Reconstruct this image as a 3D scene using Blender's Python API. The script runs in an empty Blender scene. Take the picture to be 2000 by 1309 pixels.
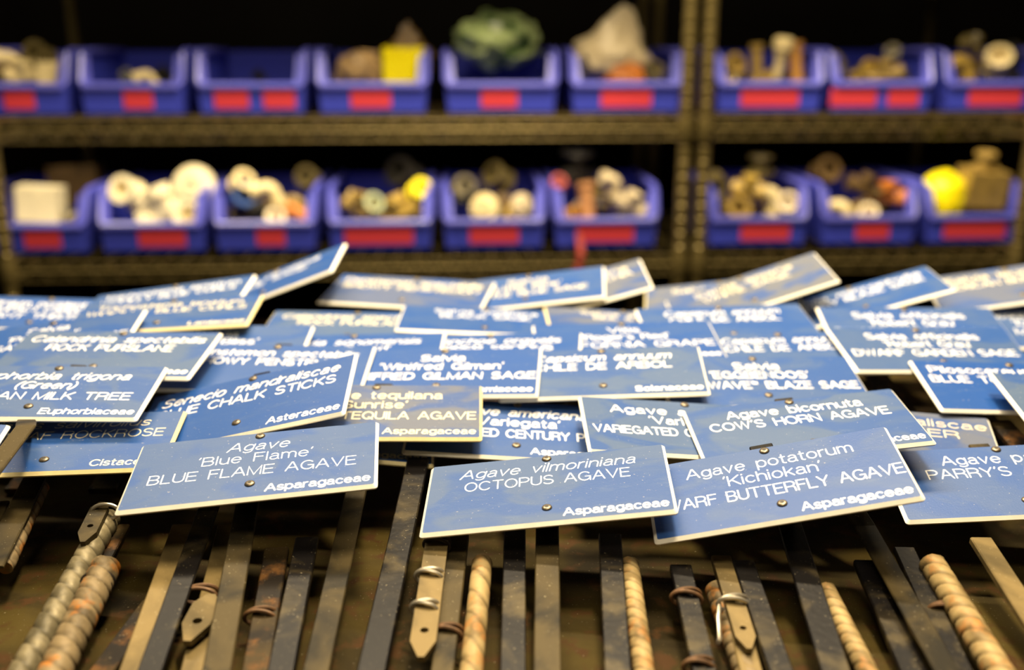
import bpy, math, random
from mathutils import Vector, Matrix, Quaternion, noise

sc = bpy.context.scene
# ------------------------------------------------------------------ camera, world, lights, exposure
cam = bpy.data.cameras.new('camera')
cam.sensor_width = 36.0
cam.lens = 36.0
cam.clip_start = 0.02
cam.dof.use_dof = True
cam.dof.focus_distance = 0.625
cam.dof.aperture_fstop = 3.1
cam_o = bpy.data.objects.new('camera', cam)
sc.collection.objects.link(cam_o)
cam_o.location = (0, 0, 1.215)
cam_o.rotation_euler = (math.radians(90 - 16), 0, 0)
sc.camera = cam_o

world = bpy.data.worlds.new('world')
sc.world = world
world.use_nodes = True
world.node_tree.nodes['Background'].inputs[0].default_value = (1.0, 0.86, 0.62, 1)
world.node_tree.nodes['Background'].inputs[1].default_value = 0.002


def area(name, loc, target, sx, sy, power, col):
    l = bpy.data.lights.new(name, 'AREA')
    l.shape = 'RECTANGLE'
    l.size, l.size_y, l.energy, l.color = sx, sy, power, col
    o = bpy.data.objects.new(name, l)
    o.location = loc
    o.rotation_euler = (Vector(target) - Vector(loc)).to_track_quat('-Z', 'Y').to_euler()
    sc.collection.objects.link(o)
    return o


area('ceiling_lamp_light', (0.15, 0.78, 2.45), (0.1, 0.75, 0.95), 0.40, 0.12, 15, (1.0, 0.80, 0.50))
area('shelf_fill_light', (-0.1, 1.42, 2.40), (0.0, 2.0, 0.95), 1.8, 0.10, 36, (1.0, 0.82, 0.55))  # unseen fill light added to brighten the bin fronts
area('room_lamp_light', (-0.2, -0.1, 2.5), (0.1, 1.3, 0.9), 0.7, 0.3, 5, (1.0, 0.83, 0.56))

sc.view_settings.view_transform = 'Standard'
sc.view_settings.look = 'None'
sc.view_settings.gamma = 1.0
sc.view_settings.use_curve_mapping = False
sc.view_settings.exposure = 1.5

# ------------------------------------------------------------------ measured positions (metres)
POSES={"flame": [[-0.15573, 0.57368, 0.96869], [0.99459, 0.08525, -0.03195, 0.04998], 0.9798], "octopus": [[0.02108, 0.56724, 0.95621], [0.99479, 0.07634, -0.06497, -0.01863], 0.9762], "butterfly": [[0.15544, 0.55827, 0.96408], [0.98882, 0.0935, -0.11322, -0.02611], 0.9874], "parry": [[0.31449, 0.59222, 0.9506], [0.9923, 0.1049, -0.05269, -0.03959], 0.9818], "edge_grey": [[0.42198, 0.67126, 0.97306], [0.99551, 0.09183, 0.01479, -0.01737], 1.0], "piloso": [[0.3833, 0.72283, 0.96706], [0.99517, 0.09678, 0.00852, -0.01437], 0.9965], "left_corner": [[-0.39709, 0.57744, 0.97203], [0.99133, 0.12538, 0.02993, 0.02566], 1.0], "euphorbia": [[-0.3182, 0.65563, 0.9871], [0.99639, 0.08343, 0.00946, 0.0123], 0.9823], "rockrose": [[-0.29373, 0.61482, 0.96633], [0.99635, 0.07539, -0.00048, 0.03995], 0.9895], "senecio": [[-0.18197, 0.65515, 0.97747], [0.98625, 0.1166, -0.11702, -0.00418], 1.003], "bicornuta": [[0.19265, 0.63419, 0.97028], [0.99551, 0.07832, -0.047, 0.02477], 0.9657], "varieg_c": [[0.123, 0.65115, 0.96179], [0.99618, 0.07535, 0.04019, 0.01818], 0.9901], "tequilana": [[-0.09647, 0.66484, 0.96963], [0.9966, 0.08095, 0.00759, 0.01328], 0.997], "rockpurslane": [[-0.3011, 0.72643, 0.9921], [0.9961, 0.08184, -0.00745, -0.03212], 1.0041], "penstemon": [[-0.18476, 0.73826, 0.97734], [0.99585, 0.08945, 0.00642, -0.01522], 1.0047], "winifred": [[-0.05443, 0.73617, 0.9746], [0.99498, 0.09145, -0.02039, -0.03505], 0.9963], "solanaceae": [[0.06794, 0.73169, 0.97598], [0.9951, 0.08944, -0.03106, -0.02846], 0.9983], "american": [[0.00339, 0.67187, 0.95334], [0.99569, 0.08785, 0.02881, -0.00739], 1.0048], "sage31": [[0.33847, 0.79072, 0.97605], [0.99476, 0.09684, 0.01416, 0.02966], 0.9934], "eggbenoos": [[0.18881, 0.73513, 0.96792], [0.99458, 0.1037, 0.00165, 0.00771], 0.9964], "s19": [[-0.37204, 0.77475, 0.98748], [0.99451, 0.08021, -0.06041, 0.0294], 0.9909], "s41a": [[-0.46404, 0.73833, 0.9696], [0.99354, 0.08318, 0.0239, 0.07339], 1.0], "s41b": [[-0.47686, 0.75008, 0.96778], [0.99565, 0.08493, 0.02761, 0.02657], 1.0], "s21b": [[-0.29254, 0.83256, 0.99411], [0.99856, 0.04189, -0.02255, 0.02497], 1.0117], "s27": [[-0.24064, 0.78252, 0.98116], [0.99585, 0.09079, 0.00178, -0.00625], 1.0065], "s26": [[-0.13186, 0.78405, 0.97407], [0.99696, 0.07383, -0.01771, -0.01754], 1.0002], "s28": [[-0.02091, 0.7859, 0.97395], [0.9959, 0.0712, -0.02721, -0.04862], 1.0009], "s29": [[0.0946, 0.8105, 0.97692], [0.99705, 0.07406, -0.00729, 0.01899], 1.0013], "s30b": [[0.22394, 0.79435, 0.97183], [0.99628, 0.08436, -0.00827, 0.01585], 1.0008], "s31b": [[0.34531, 0.84554, 0.97872], [0.99344, 0.11155, -0.00639, -0.02455], 1.0013], "s30a": [[0.18753, 0.86015, 0.97838], [0.99616, 0.08125, -0.00707, 0.03197], 0.989], "s39": [[0.10393, 0.88147, 0.97343], [0.99907, 0.01316, 0.03436, 0.02228], 0.968], "s24": [[-0.0235, 0.87268, 0.97762], [0.99965, 0.01585, 0.0212, -0.00207], 0.9989], "s25": [[-0.14013, 0.86242, 0.97484], [0.9989, 0.04583, 0.00414, -0.00863], 1.0012], "s23": [[-0.10021, 0.96182, 0.98215], [0.99445, 0.06362, 0.00261, -0.08377], 1.0367], "s21a": [[-0.3145, 0.90251, 0.98984], [0.99631, 0.05308, -0.06716, 0.00653], 1.0004], "s22": [[-0.23372, 0.95932, 0.99083], [0.97855, 0.07112, -0.19109, -0.02944], 1.0001], "s20": [[-0.43024, 0.90025, 0.97708], [0.9971, 0.06726, 0.02448, 0.02571], 1.0], "s37": [[0.01422, 0.96549, 0.98342], [0.99278, 0.08603, -0.07255, -0.04146], 1.0], "s38": [[0.05629, 0.96247, 0.98032], [0.9869, 0.08217, -0.13785, 0.0168], 0.9997], "s36a": [[0.22491, 0.9468, 0.98647], [0.98299, 0.07982, -0.16518, 0.00862], 1.0], "s36b": [[0.2077, 0.9899, 0.96944], [0.98753, 0.10935, -0.08342, -0.07659], 0.9944], "s36c": [[0.32462, 0.93062, 0.98232], [0.98821, 0.034, -0.14823, -0.01754], 0.9999], "s36d": [[0.47706, 0.94602, 0.99338], [0.9874, 0.1041, -0.10067, -0.06382], 1.0001], "s32": [[0.49819, 0.88953, 0.96644], [0.99187, 0.12043, -0.01295, -0.03907], 0.9964], "finger35": [[0.25618, 0.66783, 0.95101], [0.98997, 0.07546, -0.0024, -0.1194], 1.0167], "dark40": [[-0.13089, 0.66697, 0.95351], [0.99655, 0.03705, 0.06434, 0.03708], 1.0082]}
STAKES={"rockrose": [[-0.31146, 0.63208, 0.94672], [-0.29545, 0.5205, 0.9285], 0.01499], "euphorbia": [[-0.29523, 0.58209, 0.99006], [-0.29249, 0.51764, 0.97953], 0.01181], "flame": [[-0.16412, 0.58767, 0.94315], [-0.1408, 0.40792, 0.91378], 0.01408], "octopus": [[0.0216, 0.57214, 0.9384], [0.01649, 0.41037, 0.91197], 0.01378], "butterfly": [[0.16756, 0.57748, 0.93928], [0.15763, 0.41037, 0.91197], 0.01452], "senecio": [[-0.18741, 0.57555, 0.93675], [-0.1776, 0.41282, 0.91017], 0.0126], "tequilana": [[-0.09989, 0.61391, 0.94008], [-0.09747, 0.41608, 0.90776], 0.01332], "american": [[0.0019, 0.57783, 0.93565], [0.0002, 0.41445, 0.90896], 0.01297], "bicornuta": [[0.21239, 0.55993, 0.9342], [0.21595, 0.41282, 0.91017], 0.01293]}
LOOSE={"winifred": [[-0.06298, 0.63833, 0.94407], [-0.07101, 0.41608, 0.90776], 0.01445], "solanaceae": [[0.05789, 0.5498, 0.93328], [0.05068, 0.412, 0.91077], 0.01334], "tag_bar": [[-0.0316, 0.55642, 0.92921], [-0.03558, 0.41771, 0.90655], 0.01166], "W": [[0.13226, 0.52771, 0.92747], [0.13384, 0.41445, 0.90896], 0.01232], "T": [[0.09631, 0.52611, 0.92573], [0.09568, 0.41608, 0.90776], 0.01229], "I": [[-0.12179, 0.55176, 0.92992], [-0.11339, 0.41608, 0.90776], 0.0134], "H": [[-0.13933, 0.5484, 0.92496], [-0.12616, 0.42098, 0.90414], 0.01396], "D": [[-0.20066, 0.56767, 0.93032], [-0.18809, 0.41853, 0.90595], 0.01248], "Fl": [[-0.1743, 0.57542, 0.92643], [-0.15777, 0.42424, 0.90173], 0.01455], "Cc": [[-0.24388, 0.57763, 0.92532], [-0.23884, 0.42587, 0.90053], 0.01397], "BB": [[0.23132, 0.54628, 0.92609], [0.22347, 0.41934, 0.90535], 0.0121], "Z": [[0.20648, 0.53856, 0.92188], [0.20198, 0.42261, 0.90294], 0.01377], "DD": [[0.27621, 0.54695, 0.93208], [0.27443, 0.4696, 0.91944], 0.01268], "EE": [[0.35277, 0.69489, 0.94963], [0.35398, 0.62898, 0.93886], 0.0163], "V": [[0.12241, 0.54072, 0.92371], [0.11983, 0.42098, 0.90414], 0.0114], "far_left": [[-0.32435, 0.59402, 0.93315], [-0.31089, 0.52623, 0.92207], 0.01168], "under": [[-0.20113, 0.51078, 0.91146], [-0.21544, 0.42913, 0.89812], 0.01322]}
RODS={"rA": [[-0.24987, 0.57928, 0.93148], [-0.24477, 0.41934, 0.90535], 0.01333], "rB": [[-0.23251, 0.52794, 0.92603], [-0.22626, 0.41608, 0.90776], 0.01527], "rL": [[-0.30675, 0.6152, 0.93587], [-0.293, 0.53184, 0.92225], 0.00869], "rO": [[-0.01727, 0.53628, 0.92445], [-0.02149, 0.41934, 0.90535], 0.01132], "rS": [[0.06773, 0.53233, 0.92528], [0.06549, 0.41771, 0.90655], 0.01006], "rY": [[0.17542, 0.5119, 0.92047], [0.18019, 0.41934, 0.90535], 0.00975], "rC": [[0.24035, 0.52817, 0.92754], [0.24238, 0.41445, 0.90896], 0.0135], "rU": [[0.11644, 0.51987, 0.91588], [0.12183, 0.42587, 0.90053], 0.01281]}
HEAP={"h0": [[-0.4555, 0.92379, 0.96128], [-0.45737, 0.64951, 0.91647], 0.01916], "h1": [[-0.40454, 0.94859, 0.9565], [-0.40381, 0.66369, 0.90995], 0.01966], "h2": [[-0.35357, 0.95845, 0.94928], [-0.35565, 0.67786, 0.90344], 0.01989], "h3": [[-0.28382, 0.92656, 0.96173], [-0.28248, 0.64951, 0.91647], 0.01921], "h4": [[-0.23967, 0.94987, 0.95671], [-0.23702, 0.66369, 0.90995], 0.01969], "h5": [[-0.17849, 0.95826, 0.94925], [-0.17718, 0.67786, 0.90344], 0.01989], "h6": [[-0.12324, 0.9011, 0.95757], [-0.12313, 0.64951, 0.91647], 0.01874], "h7": [[-0.06873, 0.92468, 0.95259], [-0.06625, 0.66369, 0.90995], 0.01922], "h8": [[-0.0231, 0.94564, 0.94719], [-0.01899, 0.67786, 0.90344], 0.01966], "h9": [[0.03115, 0.92427, 0.96136], [0.03622, 0.64951, 0.91647], 0.01917], "h10": [[0.08579, 0.9336, 0.95405], [0.0926, 0.66369, 0.90995], 0.01939], "h11": [[0.14427, 0.96266, 0.94997], [0.15137, 0.67786, 0.90344], 0.01997], "h12": [[0.18095, 0.92595, 0.96163], [0.18779, 0.64951, 0.91647], 0.0192], "h13": [[0.24821, 0.94848, 0.95648], [0.25543, 0.66369, 0.90995], 0.01966], "h14": [[0.31664, 0.96487, 0.95033], [0.32578, 0.67786, 0.90344], 0.02001], "h15": [[0.35648, 0.90079, 0.95752], [0.37434, 0.64951, 0.91647], 0.01874], "h16": [[0.43839, 0.92373, 0.95244], [0.45797, 0.66369, 0.90995], 0.01921]}
TAGS={"M": [[-0.04379, 0.54772, 0.93368], [-0.04565, 0.44829, 0.91743], 0.01329], "Vt": [[0.12071, 0.52691, 0.9266], [0.12115, 0.45853, 0.91543], 0.01055], "At": [[-0.25293, 0.57903, 0.94026], [-0.24967, 0.53924, 0.93376], 0.01075], "Ft": [[-0.16494, 0.50152, 0.92171], [-0.16784, 0.46498, 0.91575], 0.0152]}
TIES={"M1": [[-0.0463, 0.51234, 0.9279], [-0.04693, 0.49106, 0.92442], 0.00772], "M2": [[-0.04682, 0.48617, 0.92362], [-0.04741, 0.46661, 0.92043], 0.00739], "M0": [[-0.04397, 0.54139, 0.93264], [-0.04471, 0.51812, 0.92884], 0.00748], "N1": [[-0.03446, 0.4744, 0.91581], [-0.03471, 0.45218, 0.91218], 0.00808], "T1": [[0.09557, 0.50067, 0.92158], [0.09557, 0.4764, 0.91761], 0.00815], "T2": [[0.09364, 0.44864, 0.91308], [0.09371, 0.42825, 0.90974], 0.00772], "V1": [[0.12012, 0.49427, 0.92127], [0.11993, 0.47431, 0.91801], 0.00834], "F1": [[-0.17328, 0.5063, 0.91955], [-0.17023, 0.48171, 0.91554], 0.00966], "H1": [[-0.13636, 0.49078, 0.91555], [-0.13376, 0.46744, 0.91173], 0.00831], "B1": [[-0.23243, 0.51326, 0.9229], [-0.23271, 0.48804, 0.91878], 0.00861], "A1": [[-0.24811, 0.571, 0.93895], [-0.24754, 0.54069, 0.934], 0.00812], "C1": [[0.23418, 0.49335, 0.91744], [0.23328, 0.47356, 0.9142], 0.00834]}
SHELF_O=(0.3357, 1.8306)
SHELF_H=(1.0865, 0.8444)
BINS=[[0.12, [[-1.312, -1.1234, [[-1.2426, -1.1862]]], [-1.1108, -0.9189, [[-1.0314, -0.977]]], [-0.9043, -0.7016, [[-0.8723, -0.8083], [-0.7808, -0.721]]], [-0.6887, -0.4796, [[-0.6258, -0.5496]]], [-0.4572, -0.2414, [[-0.3877, -0.318]]], [-0.2252, -0.0093, [[-0.1663, -0.0679]]], [0.0466, 0.2562, [[0.0958, 0.2104]]], [0.264, 0.4665, [[0.264, 0.3561], [0.3788, 0.4408]]], [0.4824, 0.6915, [[0.5319, 0.6394]]]]], [0.06, [[-1.2974, -1.0961, [[-1.2141, -1.1466]]], [-1.0834, -0.8866, [[-1.0126, -0.9242]]], [-0.8784, -0.6865, [[-0.8003, -0.7467]]], [-0.6726, -0.4745, [[-0.6428, -0.512]]], [-0.4632, -0.2682, [[-0.4132, -0.3186]]], [-0.2586, -0.0573, [[-0.2138, -0.1035]]], [0.0317, 0.2268, [[0.0949, 0.1925]]], [0.2445, 0.4362, [[0.3154, 0.3826]]], [0.4462, 0.6402, [[0.484, 0.6091]]]]]]
ITEMS=[[0, 0, "elbow", "cream", -1.243, 0.155, 1.1759, 0.0561], [0, 0, "tee", "cream", -1.2206, 0.155, 1.1534, 0.0561], [0, 0, "box", "cream", -1.1609, 0.155, 1.1515, 0.0561], [0, 0, "coupling", "olive", -1.2158, 0.225, 1.1865, 0.0561], [0, 1, "elbow", "cream", -1.0, 0.155, 1.1512, 0.0393], [0, 1, "coupling", "cream", -0.9432, 0.155, 1.1383, 0.0281], [0, 1, "coupling", "dark", -1.0549, 0.225, 1.1508, 0.0281], [0, 1, "coupling", "dark", -0.9853, 0.225, 1.1526, 0.0318], [0, 2, "coupling", "dark", -0.8064, 0.225, 1.1504, 0.0243], [0, 3, "bag", "tan", -0.6084, 0.18, 1.1654, 0.1029], [0, 3, "box", "yellow", -0.5282, 0.155, 1.1686, 0.0711], [0, 3, "bag", "umber", -0.5169, 0.18, 1.2022, 0.1075], [0, 4, "bag", "green", -0.3499, 0.18, 1.1808, 0.187], [0, 5, "bag", "ivory", -0.1295, 0.18, 1.1937, 0.1543], [0, 5, "bag", "orange", -0.1095, 0.18, 1.143, 0.0842], [0, 5, "coupling", "olive", -0.0462, 0.225, 1.1538, 0.043], [0, 6, "coupling", "brass", 0.0894, 0.155, 1.1697, 0.0467], [0, 6, "pipe", "brass", 0.1379, 0.155, 1.1743, 0.0337], [0, 6, "sprinkler", "cream", 0.1841, 0.155, 1.1863, 0.0411], [0, 6, "pipe", "amber", 0.2148, 0.155, 1.1695, 0.0411], [0, 6, "coupling", "cream", 0.0909, 0.155, 1.1435, 0.0281], [0, 7, "elbow", "olive", 0.2984, 0.155, 1.1713, 0.0411], [0, 7, "tee", "brass", 0.3945, 0.155, 1.1523, 0.0561], [0, 7, "coupling", "dark", 0.3729, 0.225, 1.1482, 0.043], [0, 7, "coupling", "olive", 0.4281, 0.225, 1.1919, 0.0337], [0, 8, "elbow", "gold", 0.5401, 0.155, 1.1709, 0.0598], [0, 8, "coupling", "cream", 0.6116, 0.155, 1.1765, 0.0561], [0, 8, "tee", "olive", 0.5526, 0.155, 1.2066, 0.0411], [0, 8, "coupling", "dark", 0.6892, 0.225, 1.1868, 0.0467], [1, 0, "box", "white", -1.1989, 0.095, 0.9275, 0.0692], [1, 0, "elbow", "olive", -1.1272, 0.095, 0.9005, 0.0467], [1, 0, "box", "umber", -1.1742, 0.095, 0.9431, 0.0842], [1, 1, "coupling", "white", -1.0386, 0.095, 0.9485, 0.058], [1, 1, "tee", "white", -0.9734, 0.095, 0.9084, 0.0935], [1, 1, "flange", "white", -0.9211, 0.095, 0.9569, 0.0748], [1, 1, "elbow", "white", -1.0018, 0.095, 0.8821, 0.0842], [1, 1, "coupling", "white", -0.9243, 0.095, 0.8985, 0.0655], [1, 2, "coupling", "cream", -0.8301, 0.095, 0.9637, 0.0449], [1, 2, "elbow", "cream", -0.7831, 0.095, 0.9464, 0.0561], [1, 2, "coupling", "blue", -0.83, 0.095, 0.9402, 0.0505], [1, 2, "coupling", "dark", -0.8468, 0.165, 0.8958, 0.0524], [1, 2, "coupling", "ivory", -0.7724, 0.095, 0.8951, 0.0411], [1, 2, "elbow", "orange", -0.7255, 0.095, 0.8946, 0.0561], [1, 2, "coupling", "olive", -0.7169, 0.165, 0.9632, 0.0467], [1, 3, "tee", "brass", -0.6162, 0.095, 0.9146, 0.0561], [1, 3, "coupling", "sage", -0.5924, 0.095, 0.9192, 0.043], [1, 3, "coupling", "yellow", -0.5037, 0.095, 0.947, 0.0449], [1, 3, "tee", "gold", -0.5362, 0.095, 0.8995, 0.0748], [1, 3, "coupling", "dark", -0.5326, 0.165, 0.9667, 0.0655], [1, 4, "flange", "cream", -0.3825, 0.095, 0.9125, 0.0524], [1, 4, "flange", "ivory", -0.3097, 0.095, 0.9186, 0.0411], [1, 4, "coupling", "olive", -0.4205, 0.165, 0.9413, 0.0486], [1, 4, "coupling", "olive", -0.3514, 0.165, 0.9605, 0.0561], [1, 4, "coupling", "dark", -0.3417, 0.165, 0.881, 0.0561], [1, 5, "coupling", "red", -0.2467, 0.095, 0.9573, 0.0337], [1, 5, "valve", "dark", -0.1983, 0.165, 0.979, 0.0748], [1, 5, "pipe", "copper", -0.1862, 0.095, 0.9088, 0.0467], [1, 5, "elbow", "ivory", -0.139, 0.095, 0.9564, 0.0467], [1, 5, "tee", "ivory", -0.1068, 0.095, 0.9148, 0.0561], [1, 5, "coupling", "amber", -0.215, 0.095, 0.8964, 0.0411], [1, 5, "coupling", "olive", -0.1725, 0.165, 0.9314, 0.043], [1, 6, "elbow", "cream", 0.1669, 0.095, 0.9221, 0.0692], [1, 6, "tee", "gold", 0.1242, 0.095, 0.9419, 0.0561], [1, 6, "elbow", "olive", 0.0669, 0.095, 0.952, 0.0467], [1, 6, "coupling", "brass", 0.0972, 0.095, 0.9032, 0.0561], [1, 6, "valve", "olive", 0.1623, 0.165, 0.9765, 0.0561], [1, 6, "coupling", "brass", 0.2002, 0.095, 0.9121, 0.0467], [1, 7, "tee", "orange", 0.3949, 0.095, 0.925, 0.0617], [1, 7, "coupling", "umber", 0.293, 0.165, 0.9677, 0.0561], [1, 7, "elbow", "cream", 0.3051, 0.095, 0.9042, 0.0524], [1, 7, "coupling", "ivory", 0.356, 0.095, 0.8939, 0.0411], [1, 7, "coupling", "ivory", 0.3208, 0.095, 0.8646, 0.0318], [1, 7, "tee", "umber", 0.346, 0.095, 0.9449, 0.0561], [1, 8, "cap", "yellow", 0.507, 0.095, 0.9339, 0.0804], [1, 8, "box", "brass", 0.5812, 0.095, 0.943, 0.0748], [1, 8, "valve", "brass", 0.5768, 0.095, 0.9917, 0.0467], [1, 8, "coupling", "olive", 0.5848, 0.165, 0.872, 0.0655], [0, 0, "tee", "gold", -1.2903, 0.205, 1.1448, 0.0425], [0, 0, "elbow", "umber", -1.2686, 0.205, 1.1607, 0.0441], [0, 0, "flange", "umber", -1.2259, 0.205, 1.1549, 0.0406], [0, 0, "coupling", "dark", -1.2048, 0.205, 1.1458, 0.0446], [0, 6, "tee", "dark", 0.116, 0.205, 1.1462, 0.0409], [0, 6, "elbow", "brass", 0.1494, 0.205, 1.1392, 0.042], [0, 6, "flange", "gold", 0.1884, 0.205, 1.1361, 0.0507], [0, 6, "coupling", "umber", 0.225, 0.205, 1.1366, 0.0463], [0, 7, "tee", "gold", 0.3555, 0.205, 1.1382, 0.0432], [0, 7, "coupling", "gold", 0.3768, 0.205, 1.1579, 0.0412], [0, 7, "flange", "olive", 0.4055, 0.205, 1.1542, 0.0472], [0, 7, "tee", "olive", 0.4388, 0.205, 1.1439, 0.0437], [0, 8, "elbow", "dark", 0.5738, 0.205, 1.1535, 0.0456], [0, 8, "elbow", "brass", 0.6111, 0.205, 1.1605, 0.052], [0, 8, "flange", "dark", 0.637, 0.205, 1.1415, 0.0503], [0, 8, "tee", "dark", 0.6717, 0.205, 1.1404, 0.0441], [1, 2, "coupling", "umber", -0.8484, 0.145, 0.8944, 0.0418], [1, 2, "flange", "dark", -0.8079, 0.145, 0.8948, 0.0516], [1, 2, "coupling", "brass", -0.7815, 0.145, 0.9102, 0.0461], [1, 2, "elbow", "brass", -0.7429, 0.145, 0.9166, 0.0491], [1, 3, "elbow", "gold", -0.6203, 0.145, 0.916, 0.0437], [1, 3, "elbow", "umber", -0.5934, 0.145, 0.893, 0.0437], [1, 3, "coupling", "olive", -0.5552, 0.145, 0.9029, 0.0434], [1, 3, "tee", "umber", -0.5313, 0.145, 0.9128, 0.0403], [1, 4, "tee", "dark", -0.4066, 0.145, 0.9144, 0.0471], [1, 4, "elbow", "dark", -0.3716, 0.145, 0.9154, 0.049], [1, 4, "flange", "umber", -0.3488, 0.145, 0.9092, 0.0478], [1, 4, "coupling", "gold", -0.3199, 0.145, 0.8887, 0.0476], [1, 5, "flange", "dark", -0.1889, 0.145, 0.899, 0.041], [1, 5, "elbow", "dark", -0.1571, 0.145, 0.9029, 0.0415], [1, 5, "tee", "umber", -0.1323, 0.145, 0.9126, 0.0448], [1, 5, "tee", "olive", -0.1019, 0.145, 0.8882, 0.0474], [1, 6, "tee", "dark", 0.1083, 0.145, 0.8987, 0.0431], [1, 6, "flange", "umber", 0.1337, 0.145, 0.9077, 0.0442], [1, 6, "tee", "brass", 0.1762, 0.145, 0.8845, 0.0475], [1, 6, "elbow", "gold", 0.1985, 0.145, 0.9018, 0.0404], [1, 7, "elbow", "olive", 0.3309, 0.145, 0.8883, 0.0484], [1, 7, "flange", "brass", 0.3591, 0.145, 0.8884, 0.044], [1, 7, "elbow", "brass", 0.3887, 0.145, 0.9017, 0.0456], [1, 7, "coupling", "dark", 0.4213, 0.145, 0.8898, 0.0431], [1, 8, "elbow", "dark", 0.5354, 0.145, 0.9012, 0.0481], [1, 8, "tee", "dark", 0.5666, 0.145, 0.8848, 0.0477], [1, 8, "coupling", "dark", 0.6011, 0.145, 0.8979, 0.0477], [1, 8, "flange", "dark", 0.6326, 0.145, 0.8839, 0.0439]]

C = sc.collection
PI = math.pi


# ------------------------------------------------------------------ helpers
def tag(o, label, cat, group=None, kind=None):
    o['label'] = label
    o['category'] = cat
    if group:
        o['group'] = group
    if kind:
        o['kind'] = kind
    return o


def empty(name, loc=(0, 0, 0), rot=None):
    o = bpy.data.objects.new(name, None)
    o.empty_display_size = 0.02
    o.location = loc
    if rot is not None:
        o.rotation_mode = 'QUATERNION'
        o.rotation_quaternion = rot
    C.objects.link(o)
    return o


class MB:
    def __init__(s):
        s.v, s.f, s.m = [], [], []

    def add(s, vs, fs, m=0):
        b = len(s.v)
        s.v += [tuple(v) for v in vs]
        s.f += [tuple(b + i for i in f) for f in fs]
        s.m += [m] * len(fs)

    def box(s, lo, hi, m=0, mat=None):
        x0, y0, z0 = lo
        x1, y1, z1 = hi
        vs = [Vector(p) for p in ((x0, y0, z0), (x1, y0, z0), (x1, y1, z0), (x0, y1, z0), (x0, y0, z1), (x1, y0, z1), (x1, y1, z1), (x0, y1, z1))]
        if mat is not None:
            vs = [mat @ v for v in vs]
        s.add(vs, [(3, 2, 1, 0), (4, 5, 6, 7), (0, 1, 5, 4), (1, 2, 6, 5), (2, 3, 7, 6), (3, 0, 4, 7)], m)

    def rings(s, rings, closed=False, caps=True, m=0):
        n = len(rings[0])
        vs = [p for r in rings for p in r]
        fs = []
        k = len(rings)
        for i in range(k if closed else k - 1):
            a, b = i * n, ((i + 1) % k) * n
            for j in range(n):
                j2 = (j + 1) % n
                fs.append((a + j, a + j2, b + j2, b + j))
        if caps and not closed:
            fs.append(tuple(range(n - 1, -1, -1)))
            fs.append(tuple((k - 1) * n + i for i in range(n)))
        s.add(vs, fs, m)

    def tube(s, pts, r, n=10, closed=False, m=0, caps=True):
        pts = [Vector(p) for p in pts]
        k = len(pts)
        rr = r if isinstance(r, (list, tuple)) else [r] * k
        rings = []
        ref = None
        for i in range(k):
            if closed:
                t = pts[(i + 1) % k] - pts[i - 1]
            else:
                t = pts[min(i + 1, k - 1)] - pts[max(i - 1, 0)]
            t.normalize()
            if ref is None:
                ref = Vector((0, 0, 1)) if abs(t.z) < 0.9 else Vector((1, 0, 0))
            a = ref - t * ref.dot(t)
            a.normalize()
            ref = a
            b = t.cross(a)
            rings.append([pts[i] + (a * math.cos(2 * PI * j / n) + b * math.sin(2 * PI * j / n)) * rr[i] for j in range(n)])
        s.rings(rings, closed, caps, m)

    def lathe(s, prof, n=24, mat=None, m=0):
        rings = []
        for r, z in prof:
            ring = [Vector((max(r, 1e-5) * math.cos(2 * PI * j / n), max(r, 1e-5) * math.sin(2 * PI * j / n), z)) for j in range(n)]
            if mat is not None:
                ring = [mat @ p for p in ring]
            rings.append(ring)
        s.rings(rings, False, True, m)

    def mesh(s, name, mats, smooth=False):
        me = bpy.data.meshes.new(name)
        me.from_pydata(s.v, [], s.f)
        for mt in (mats if isinstance(mats, (list, tuple)) else [mats]):
            me.materials.append(mt)
        for p, mi in zip(me.polygons, s.m):
            p.material_index = mi
            p.use_smooth = smooth
        me.update()
        if smooth:
            try:
                me.set_sharp_from_angle(angle=math.radians(40))
            except Exception:
                pass
        return me

    def build(s, name, mats, parent=None, smooth=False):
        o = bpy.data.objects.new(name, s.mesh(name, mats, smooth))
        C.objects.link(o)
        if parent is not None:
            o.parent = parent
        return o


# ------------------------------------------------------------------ materials
def nodes(name):
    m = bpy.data.materials.new(name)
    m.use_nodes = True
    nt = m.node_tree
    return m, nt, nt.nodes['Principled BSDF']


def mix(nt, fac, a, b):
    n = nt.nodes.new('ShaderNodeMix')
    n.data_type = 'RGBA'
    for sock, v in ((n.inputs[0], fac), (n.inputs[6], a), (n.inputs[7], b)):
        if hasattr(v, 'is_linked') or hasattr(v, 'links'):
            nt.links.new(v, sock)
        elif isinstance(v, (int, float)):
            sock.default_value = v
        else:
            sock.default_value = (*v, 1)
    return n.outputs[2]


def noise_fac(nt, scale, lo, hi, seed=0.0, detail=4, stretch=(1, 1, 1), rough=0.55, dist=0.0):
    tc = nt.nodes.new('ShaderNodeTexCoord')
    mp = nt.nodes.new('ShaderNodeMapping')
    mp.inputs['Location'].default_value = (seed, seed * 0.37, seed * 0.71)
    mp.inputs['Scale'].default_value = stretch
    nt.links.new(tc.outputs['Object'], mp.inputs[0])
    nz = nt.nodes.new('ShaderNodeTexNoise')
    nz.inputs['Scale'].default_value = scale
    nz.inputs['Detail'].default_value = detail
    nz.inputs['Roughness'].default_value = rough
    nz.inputs['Distortion'].default_value = dist
    nt.links.new(mp.outputs[0], nz.inputs['Vector'])
    mr = nt.nodes.new('ShaderNodeMapRange')
    mr.interpolation_type = 'SMOOTHSTEP'
    mr.inputs['From Min'].default_value = lo
    mr.inputs['From Max'].default_value = hi
    nt.links.new(nz.outputs['Fac'], mr.inputs['Value'])
    return mr.outputs[0]


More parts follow.
